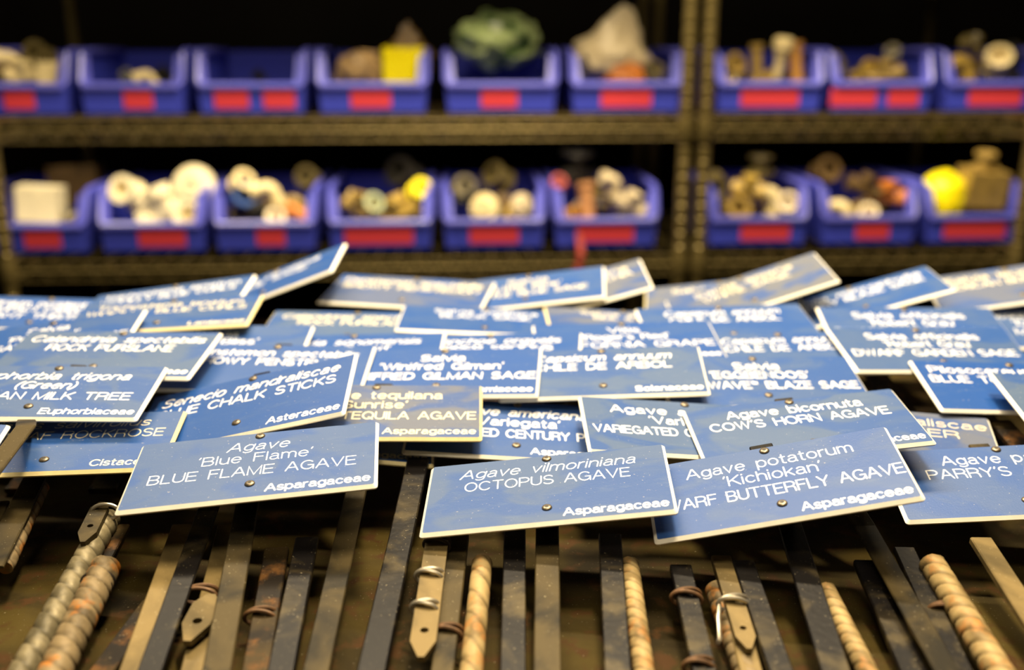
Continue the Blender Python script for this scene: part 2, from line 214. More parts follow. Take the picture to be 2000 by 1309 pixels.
def mul(nt, a, k):
    n = nt.nodes.new('ShaderNodeMath')
    n.operation = 'MULTIPLY_ADD'
    nt.links.new(a, n.inputs[0])
    n.inputs[1].default_value = k
    n.inputs[2].default_value = 0
    return n.outputs[0]


def add_const(nt, a, k, c):
    n = nt.nodes.new('ShaderNodeMath')
    n.operation = 'MULTIPLY_ADD'
    n.use_clamp = True
    nt.links.new(a, n.inputs[0])
    n.inputs[1].default_value = k
    n.inputs[2].default_value = c
    return n.outputs[0]


def bump(nt, bs, h, strength, dist=0.0005):
    b = nt.nodes.new('ShaderNodeBump')
    b.inputs['Strength'].default_value = strength
    b.inputs['Distance'].default_value = dist
    nt.links.new(h, b.inputs['Height'])
    nt.links.new(b.outputs[0], bs.inputs['Normal'])


def plain(name, col, rough=0.5, metal=0.0, var=0.0, scale=60):
    m, nt, bs = nodes(name)
    if var:
        f = noise_fac(nt, scale, 0.35, 0.65)
        dark = tuple(c * (1 - var) for c in col)
        nt.links.new(mix(nt, f, dark, col), bs.inputs['Base Color'])
    else:
        bs.inputs['Base Color'].default_value = (*col, 1)
    bs.inputs['Roughness'].default_value = rough
    bs.inputs['Metallic'].default_value = metal
    return m


def sign_face(seed, dust_sheen, grey=(0.36, 0.35, 0.31), blue=(0.008, 0.060, 0.262)):
    m, nt, bs = nodes('blue_engraving_laminate')
    film = noise_fac(nt, 16, 0.40, 0.57, seed, 3, (1, 1.6, 1), 0.5, 1.2)      # dusty film, wiped clean in blotches, with grey reflection sheen painted in
    film = add_const(nt, film, dust_sheen * 0.42, dust_sheen * 0.20)
    streak = mul(nt, noise_fac(nt, 55, 0.52, 0.8, seed + 3, 6, (1, 3, 1), 0.7), 0.16 + 0.15 * dust_sheen)
    fleck = mul(nt, noise_fac(nt, 620, 0.70, 0.76, seed + 9, 2), 0.55)
    c = mix(nt, film, blue, grey)
    c = mix(nt, streak, c, (0.13, 0.18, 0.25))
    c = mix(nt, fleck, c, (0.45, 0.43, 0.38))
    nt.links.new(c, bs.inputs['Base Color'])
    bs.inputs['Roughness'].default_value = 0.42
    bs.inputs['Specular IOR Level'].default_value = 0.3
    bump(nt, bs, noise_fac(nt, 900, 0.3, 0.7, seed), 0.12, 0.0002)
    return m


def steel(name, dark, light, lo=0.42, hi=0.6, scale=22, rough=0.5, metal=0.35, seed=0.0, rust=None, groove_shade=False):
    m, nt, bs = nodes(name)
    f = noise_fac(nt, scale, lo, hi, seed, 4, (1, 1, 1), 0.5, 0.6)
    c = mix(nt, f, dark, light)
    if rust:
        c = mix(nt, noise_fac(nt, 70, 0.5, 0.68, seed + 5), c, rust)
    c = mix(nt, mul(nt, noise_fac(nt, 700, 0.66, 0.74, seed), 0.5), c, (0.5, 0.43, 0.28))
    if groove_shade:
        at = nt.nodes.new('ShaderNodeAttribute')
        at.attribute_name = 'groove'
        c = mix(nt, mul(nt, at.outputs['Fac'], .55), c, tuple(x * .12 for x in dark))  # groove shade painted into the colour as a dirt-dark tone
    nt.links.new(c, bs.inputs['Base Color'])
    bs.inputs['Roughness'].default_value = rough
    bs.inputs['Metallic'].default_value = metal * .4
    bs.inputs['Specular IOR Level'].default_value = 0.12
    bump(nt, bs, noise_fac(nt, 260, 0.2, 0.8, seed, 8), 0.14, 0.0004)
    return m


M = {}
M['core'] = plain('white_laminate_core', (0.93, 0.90, 0.80), 0.45, 0, 0.06, 120)
M['core_yellow'] = plain('yellowed_laminate_core', (0.82, 0.70, 0.36), 0.5, 0, 0.10, 120)
M['letter'] = plain('engraved_white_lettering', (0.90, 0.90, 0.88), 0.5)
M['letter_cream'] = plain('engraved_cream_lettering', (0.80, 0.73, 0.50), 0.5)
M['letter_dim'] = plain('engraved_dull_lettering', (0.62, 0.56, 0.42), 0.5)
M['screw'] = plain('screw_steel', (0.20, 0.165, 0.12), 0.36, 0.7, 0.35, 500)
M['dark_hole'] = plain('drive_recess_black', (0.012, 0.010, 0.008), 0.6)
M['bar_dark'] = steel('dark_mill_scale_painted_lit_patches', (0.005, 0.0042, 0.0045), (0.065, 0.050, 0.024), 0.50, 0.72, 34, 0.38, 0.3, 1)  # mill scale mottle with lit and shadowed patches painted in
M['bar_olive'] = steel('olive_dull_steel', (0.013, 0.011, 0.007), (0.062, 0.046, 0.019), 0.42, 0.62, 18, 0.5, 0.35, 2)
M['bar_tan'] = steel('tan_dull_steel', (0.075, 0.056, 0.024), (0.20, 0.145, 0.060), 0.3, 0.6, 24, 0.5, 0.2, 3)
M['bar_rust'] = steel('rusty_flat_steel', (0.010, 0.007, 0.005), (0.042, 0.028, 0.010), 0.4, 0.6, 30, 0.55, 0.3, 4, (0.10, 0.045, 0.012))
M['rebar_grey'] = steel('grey_ribbed_rod_steel', (0.085, 0.072, 0.042), (0.22, 0.185, 0.11), 0.3, 0.65, 60, 0.42, 0.35, 5, groove_shade=True)
M['rebar_rust'] = steel('rusty_ribbed_rod_steel', (0.07, 0.052, 0.028), (0.22, 0.165, 0.09), 0.3, 0.6, 60, 0.5, 0.2, 6, (0.42, 0.15, 0.02), groove_shade=True)
M['rebar_tan'] = steel('tan_rod_steel', (0.15, 0.105, 0.045), (0.38, 0.28, 0.13), 0.3, 0.6, 50, 0.5, 0.15, 7, (0.40, 0.19, 0.06), groove_shade=True)
M['wire_bright'] = plain('galvanised_tie_wire', (0.55, 0.50, 0.40), 0.3, 0.8)
M['wire_rust'] = plain('rusty_tie_wire', (0.15, 0.075, 0.03), 0.6, 0.3, 0.4, 300)
M['wire_dark'] = plain('black_tie_wire', (0.04, 0.032, 0.025), 0.5, 0.5)
M['bench'] = steel('stained_brown_bench_top', (0.013, 0.0085, 0.0015), (0.052, 0.036, 0.006), 0.3, 0.7, 14, 0.75, 0.0, 8, (0.045, 0.020, 0.005))
M['bin'] = plain('blue_bin_plastic', (0.034, 0.048, 0.44), 0.45)
M['rim'] = plain('blue_bin_plastic_lit_rim', (0.085, 0.092, 0.50), 0.35)  # lighter copy of the bin blue, light from above painted in
M['tape'] = plain('red_label_tape', (0.56, 0.042, 0.060), 0.4)
M['shelf'] = plain('warm_lit_chrome_wire', (0.17, 0.130, 0.045), 0.33, 0.65, 0.2, 90)  # chrome wire with the warm light put into its base colour
M['wall'] = plain('dark_wall_paint', (0.0010, 0.0009, 0.0008), 1.0, 0, 0.2, 3)
M['wall'].node_tree.nodes['Principled BSDF'].inputs['Specular IOR Level'].default_value = 0.0
M['floor'] = plain('dark_concrete_floor', (0.030, 0.026, 0.020), 0.85, 0, 0.3, 5)
FIT = {}
for k, c, r in (('cream', (0.80, 0.66, 0.34), .4), ('white', (0.92, 0.82, 0.55), .4), ('ivory', (0.70, 0.58, 0.36), .45), ('olive', (0.14, 0.11, 0.04), .4),
                ('dark', (0.020, 0.018, 0.015), .4), ('brass', (0.34, 0.23, 0.06), .35), ('gold', (0.50, 0.34, 0.07), .35), ('amber', (0.45, 0.22, 0.05), .4),
                ('orange', (0.62, 0.20, 0.03), .45), ('yellow', (1.0, 0.86, 0.003), .4), ('tan', (0.42, 0.28, 0.13), .4), ('umber', (0.12, 0.07, 0.02), .5),
                ('green', (0.13, 0.22, 0.05), .35), ('blue', (0.04, 0.10, 0.34), .4), ('sage', (0.33, 0.38, 0.20), .4), ('red', (0.28, 0.012, 0.006), .6),
                ('copper', (0.40, 0.19, 0.08), .35)):
    FIT[k] = plain(k + '_fitting', tuple(x * .95 for x in c), r, 0.0, 0.12, 40)

m_, nt_, bs_ = nodes('green_bag_film')
nt_.links.new(mix(nt_, noise_fac(nt_, 2.6, .36, .56, 4, 3), (0.02, 0.06, 0.012), (0.40, 0.50, 0.22)), bs_.inputs['Base Color'])
bs_.inputs['Roughness'].default_value = .35
FIT['green'] = m_

# ------------------------------------------------------------------ the room
fl = MB(); fl.box((-2.6, -1.6, -0.05), (2.6, 2.7, 0.0)); o = fl.build('floor', M['floor']); o['kind'] = 'structure'
wl = MB(); wl.box((-2.6, 2.62, 0), (2.6, 2.7, 2.6)); o = wl.build('wall_back', M['wall']); o['kind'] = 'structure'
wl = MB(); wl.box((-2.68, -1.6, 0), (-2.6, 2.7, 2.6)); o = wl.build('wall_left', M['wall']); o['kind'] = 'structure'
wl = MB(); wl.box((2.6, -1.6, 0), (2.68, 2.7, 2.6)); o = wl.build('wall_right', M['wall']); o['kind'] = 'structure'

# ------------------------------------------------------------------ workbench carrying the pile
bench = tag(empty('workbench', (0.0, 0.72, 0.0)), 'workbench with a stained brown top under the heap of stakes', 'bench')
b = MB()
b.box((-1.15, -0.62, 0.876), (1.15, 0.30, 0.90))
b.build('bench_top', M['bench'], bench)
for sx in (-1.1, 1.06):
    for sy in (-0.58, 0.22):
        b = MB(); b.box((sx, sy, 0), (sx + 0.04, sy + 0.04, 0.876)); b.build('leg', M['bar_dark'], bench)


# ------------------------------------------------------------------ stroke lettering (one-stroke engraver's alphabet, cap height 1)
def arc(cx, cy, rx, ry, a0, a1):
    n = max(4, int(abs(a1 - a0) / 18))
    return [(cx + rx * math.cos(math.radians(a0 + (a1 - a0) * i / n)), cy + ry * math.sin(math.radians(a0 + (a1 - a0) * i / n))) for i in range(n + 1)]


GL = {
    'A': (.76, [[(0, 0), (.35, 1), (.41, 1), (.76, 0)], [(.13, .35), (.63, .35)]]),
    'B': (.63, [[(0, 0), (0, 1)] + arc(.36, .76, .22, .24, 90, -90) + [(0, .52)], [(.36, .52)] + arc(.37, .26, .26, .26, 90, -90) + [(0, 0)]]),
    'C': (.74, [arc(.39, .5, .39, .5, 42, 318)]),
    'D': (.68, [[(0, 0), (0, 1)] + arc(.28, .5, .40, .5, 90, -90) + [(0, 0)]]),
    'E': (.58, [[(.58, 1), (0, 1), (0, 0), (.58, 0)], [(0, .53), (.52, .53)]]),
    'F': (.55, [[(.55, 1), (0, 1), (0, 0)], [(0, .53), (.48, .53)]]),
    'G': (.76, [arc(.39, .5, .39, .5, 42, 340) + [(.76, .46), (.44, .46)], [(.76, .46), (.76, 0)]]),
    'H': (.66, [[(0, 0), (0, 1)], [(.66, 0), (.66, 1)], [(0, .53), (.66, .53)]]),
    'I': (.02, [[(0, 0), (0, 1)]]),
    'J': (.46, [[(.46, 1)] + arc(.23, .25, .23, .25, 0, -180)]),
    'K': (.64, [[(0, 0), (0, 1)], [(.62, 1), (0, .38)], [(.2, .58), (.64, 0)]]),
    'L': (.52, [[(0, 1), (0, 0), (.52, 0)]]),
    'M': (.78, [[(0, 0), (0, 1), (.39, 0), (.78, 1), (.78, 0)]]),
    'N': (.66, [[(0, 0), (0, 1), (.66, 0), (.66, 1)]]),
    'O': (.78, [arc(.39, .5, .39, .5, 0, 360)]),
    'P': (.62, [[(0, 0), (0, 1)] + arc(.34, .73, .28, .27, 90, -90) + [(0, .46)]]),
    'Q': (.78, [arc(.39, .5, .39, .5, 0, 360), [(.46, .25), (.76, -.04)]]),
    'R': (.66, [[(0, 0), (0, 1)] + arc(.36, .74, .28, .26, 90, -90) + [(0, .48)], [(.38, .48)] + arc(.42, .3, .2, .18, 90, 0) + [(.64, 0)]]),
    'S': (.63, [arc(.31, .755, .28, .245, 25, 270) + arc(.31, .255, .31, .255, 90, -155)]),
    'T': (.66, [[(0, 1), (.66, 1)], [(.33, 1), (.33, 0)]]),
    'U': (.64, [[(0, 1)] + arc(.32, .32, .32, .32, 180, 360) + [(.64, 1)]]),
    'V': (.72, [[(0, 1), (.36, 0), (.72, 1)]]),
    'W': (1.0, [[(0, 1), (.26, 0), (.5, 1), (.74, 0), (1, 1)]]),
    'X': (.68, [[(0, 0), (.68, 1)], [(0, 1), (.68, 0)]]),
    'Y': (.7, [[(0, 1), (.35, .45), (.7, 1)], [(.35, .45), (.35, 0)]]),
    'Z': (.62, [[(0, 1), (.62, 1), (0, 0), (.62, 0)]]),
    'a': (.50, [arc(.25, .52, .2, .2, 155, 0) + [(.45, .14), (.5, .01)], [(.45, .42), (.24, .41)] + arc(.2, .2, .2, .2, 90, 270) + arc(.22, .23, .23, .23, 270, 350)]),
    'b': (.52, [[(0, 0), (0, 1)], arc(.26, .36, .26, .36, 0, 360)]),
    'c': (.48, [arc(.26, .36, .26, .36, 42, 318)]),
    'd': (.52, [[(.52, 0), (.52, 1)], arc(.26, .36, .26, .36, 0, 360)]),
    'e': (.53, [[(.02, .38), (.52, .38)] + arc(.27, .36, .26, .36, 5, 318)]),
    'f': (.28, [[(.30, 1)] + arc(.26, .84, .15, .16, 90, 180) + [(.11, 0)], [(0, .7), (.28, .7)]]),
    'g': (.52, [arc(.26, .36, .26, .34, 0, 360), [(.52, .72)] + arc(.27, -.06, .25, .21, 0, -150)]),
    'h': (.48, [[(0, 0), (0, 1)], arc(.24, .44, .24, .28, 180, 0) + [(.48, 0)]]),
    'i': (.02, [[(0, 0), (0, .72)], [(0, .94), (0, 1.0)]]),
    'j': (.16, [[(.14, .72)] + arc(0, -.1, .14, .16, 0, -80), [(.14, .94), (.14, 1.0)]]),
    'k': (.46, [[(0, 0), (0, 1)], [(.44, .72), (0, .26)], [(.15, .42), (.46, 0)]]),
    'l': (.02, [[(0, 0), (0, 1)]]),
    'm': (.80, [[(0, 0), (0, .72)], arc(.2, .46, .2, .26, 180, 0) + [(.4, 0)], arc(.6, .46, .2, .26, 180, 0) + [(.8, 0)]]),
    'n': (.48, [[(0, 0), (0, .72)], arc(.24, .44, .24, .28, 180, 0) + [(.48, 0)]]),
    'o': (.54, [arc(.27, .36, .27, .36, 0, 360)]),
    'p': (.52, [[(0, -.28), (0, .72)], arc(.26, .36, .26, .36, 0, 360)]),
    'q': (.52, [[(.52, -.28), (.52, .72)], arc(.26, .36, .26, .36, 0, 360)]),
    'r': (.28, [[(0, 0), (0, .72)], arc(.24, .44, .24, .28, 180, 80)]),
    's': (.44, [arc(.22, .54, .19, .18, 25, 270) + arc(.22, .18, .22, .18, 90, -155)]),
    't': (.28, [[(.11, .95)] + arc(.25, .13, .14, .13, 180, 280), [(0, .70), (.28, .70)]]),
    'u': (.48, [[(0, .72)] + arc(.24, .28, .24, .28, 180, 360), [(.48, .72), (.48, 0)]]),
    'v': (.50, [[(0, .72), (.25, 0), (.5, .72)]]),
    'w': (.74, [[(0, .72), (.19, 0), (.37, .72), (.55, 0), (.74, .72)]]),
    'x': (.48, [[(0, 0), (.48, .72)], [(0, .72), (.48, 0)]]),
    'y': (.50, [[(0, .72), (.26, .02)], [(.5, .72), (.22, -.24), (.06, -.28)]]),
    'z': (.44, [[(0, .72), (.44, .72), (0, 0), (.44, 0)]]),
    "'": (.06, [[(.06, 1.04), (0, .86)]]),
    '(': (.18, [arc(.42, .42, .42, .68, 115, 245)]),
    ')': (.18, [arc(-.24, .42, .42, .68, 65, -65)]),
    '\u2122': (.42, [[(0, 1), (.18, 1)], [(.09, 1), (.09, .68)], [(.24, .68), (.24, 1), (.33, .75), (.42, 1), (.42, .68)]]),
    ' ': (.42, []),
}
GAP = .18


def text_width(t):
    return sum(GL[c][0] + GAP for c in t) - GAP


def ribbon(mb, pts, w, z):
    P = [Vector((p[0], p[1])) for p in pts]
    Q = [P[0]]
    for p in P[1:]:
        if (p - Q[-1]).length > 1e-7:
            Q.append(p)
    P = Q
    if len(P) < 2:
        return
    closed = (P[0] - P[-1]).length < 1e-6
    h = w / 2
    n = len(P)
    vs = []
    for i in range(n):
        if closed:
            d0 = (P[i] - P[i - 1 if i else n - 2]).normalized(); d1 = (P[(i + 1) if i < n - 1 else 1] - P[i]).normalized()
        else:
            d0 = (P[i] - P[i - 1]).normalized() if i else (P[1] - P[0]).normalized()
            d1 = (P[i + 1] - P[i]).normalized() if i < n - 1 else d0
        t = d0 + d1
        if t.length < 0.3:
            t = d1
        t.normalize()
        nr = Vector((-t.y, t.x))
        k = h / max(0.55, nr.dot(Vector((-d1.y, d1.x))))
        vs += [(P[i].x + nr.x * k, P[i].y + nr.y * k, z), (P[i].x - nr.x * k, P[i].y - nr.y * k, z)]
    mb.add(vs, [(2 * i, 2 * i + 1, 2 * i + 3, 2 * i + 2) for i in range(n - 1)])
    if not closed:
        for e, d in ((P[0], P[0] - P[1]), (P[-1], P[-1] - P[-2])):
            a = math.atan2(d.y, d.x)
            ring = [(e.x + h * math.cos(a + x), e.y + h * math.sin(a + x), z) for x in (-PI / 2, -PI / 4, 0, PI / 4, PI / 2)]
            mb.add(ring, [(0, 1, 2, 3, 4)])


def write(mb, t, x, y, cap, width, stroke, slant=0.0, z=0.00105, align='c'):
    """Lay one engraved line on a plate: x centre (or right edge), y baseline, all in metres."""
    nat = text_width(t) * cap
    kx = (width / nat) if width else 1.0
    if width is None and nat > 0.143:
        kx = 0.143 / nat
    tw = nat * kx
    cx = x - tw / 2 if align == 'c' else (x - tw if align == 'r' else x)
    for ch in t:
        w, strokes = GL[ch]
        for s in strokes:
            ribbon(mb, [(cx + p[0] * cap * kx + slant * p[1] * cap, y + p[1] * cap) for p in s], stroke, z)
        cx += (w + GAP) * cap * kx


# ------------------------------------------------------------------ bars, rods
def sweep(mb, pts, sides, w, t, m=0):
    """Flat bar of width w and thickness t through pts; sides gives the width direction at each point."""
    rings = []
    pts = [Vector(p) for p in pts]
    for i, p in enumerate(pts):
        d = (pts[min(i + 1, len(pts) - 1)] - pts[max(i - 1, 0)]).normalized()
        sd = Vector(sides[i]); sd = (sd - d * sd.dot(d)).normalized()
        nn = sd.cross(d).normalized()
        c = min(0.0007, t * 0.3)
        a, b_ = w / 2, t / 2
        rings.append([p + sd * u + nn * v for u, v in ((-a + c, -b_), (a - c, -b_), (a, -b_ + c), (a, b_ - c), (a - c, b_), (-a + c, b_), (-a, b_ - c), (-a, -b_ + c))])
    mb.rings(rings, False, True, m)


def side_of(a, b_):
    d = (Vector(b_) - Vector(a)).normalized()
    return d.cross(Vector((0, 0, 1))).normalized()


GROOVE = []


def ribbed(mb, a, b_, r, pitch, depth=0.13, tilt=0.5, n=18):
    a, b_ = Vector(a), Vector(b_)
    L = (b_ - a).length
    d = (b_ - a).normalized()
    u = side_of(a, b_)
    v = u.cross(d)
    k = int(L / (pitch / 9.0))
    rings = []
    for i in range(k + 1):
        s = L * i / k
        ring = []
        for j in range(n):
            th = 2 * PI * j / n
            ph = s / pitch + tilt * math.cos(th)
            rib = 1 - max(0.0, math.cos(2 * PI * ph)) ** 7
            seam = 0
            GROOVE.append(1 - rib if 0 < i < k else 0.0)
            end = 1.0 if 0 < i < k else 0.86
            rr = r * end * (1 - depth * 0.6 + depth * rib + seam)
            ring.append(a + d * s + (u * math.cos(th) + v * math.sin(th)) * rr)
        rings.append(ring)
    mb.rings(rings)


# ------------------------------------------------------------------ plant signs
W_, H_ = 0.1524, 0.0762


def rounded(w, h, r, n=4):
    out = []
    for cx, cy, a in ((w / 2 - r, h / 2 - r, 0), (-w / 2 + r, h / 2 - r, 90), (-w / 2 + r, -h / 2 + r, 180), (w / 2 - r, -h / 2 + r, 270)):
        out += [(cx + r * math.cos(math.radians(a + 90 * i / n)), cy + r * math.sin(math.radians(a + 90 * i / n))) for i in range(n + 1)]
    return out


def plate_mesh(face, core, s):
    mb = MB()
    w, h = W_ * s, H_ * s
    c = 0.0019
    top = rounded(w - 2 * c, h - 2 * c, 0.0012)
    mid = rounded(w, h, 0.0022)
    low = rounded(w - .0004, h - .0004, 0.0022)
    n = len(top)
    rng = random.Random(int(s * 1e5))
    rings = [[(x, y, -0.0018) for x, y in low], [(x, y, -0.0009) for x, y in mid], [(x, y, 0.0010) for x, y in top]]
    vs = [p for r in rings for p in r]
    fs, b0 = [], 0
    mb.v = vs
    for k in range(2):
        for j in range(n):
            j2 = (j + 1) % n
            mb.f.append((k * n + j, k * n + j2, (k + 1) * n + j2, (k + 1) * n + j)); mb.m.append(1)
    mb.f.append(tuple(2 * n + j for j in range(n))); mb.m.append(0)
    mb.f.append(tuple(n - 1 - j for j in range(n))); mb.m.append(1)
    return mb


def screw_meshes():
    mb = MB()
    mb.lathe([(0.0031, 0.0), (0.0031, 0.0003), (0.0028, 0.0008), (0.0021, 0.0012), (0.0013, 0.0013)], 20)
    head = mb.mesh('screw', M['screw'], True)
    m2 = MB()
    m2.add([(0.00125 * math.cos(PI / 3 * j), 0.00125 * math.sin(PI / 3 * j), 0.00134) for j in range(6)], [(0, 1, 2, 3, 4, 5)])
    rec = m2.mesh('drive_recess', M['dark_hole'])
    return head, rec


SCREW, RECESS = screw_meshes()

A_, PL, GR = 'Asparagaceae', 'Lamiaceae', 'Solanaceae'
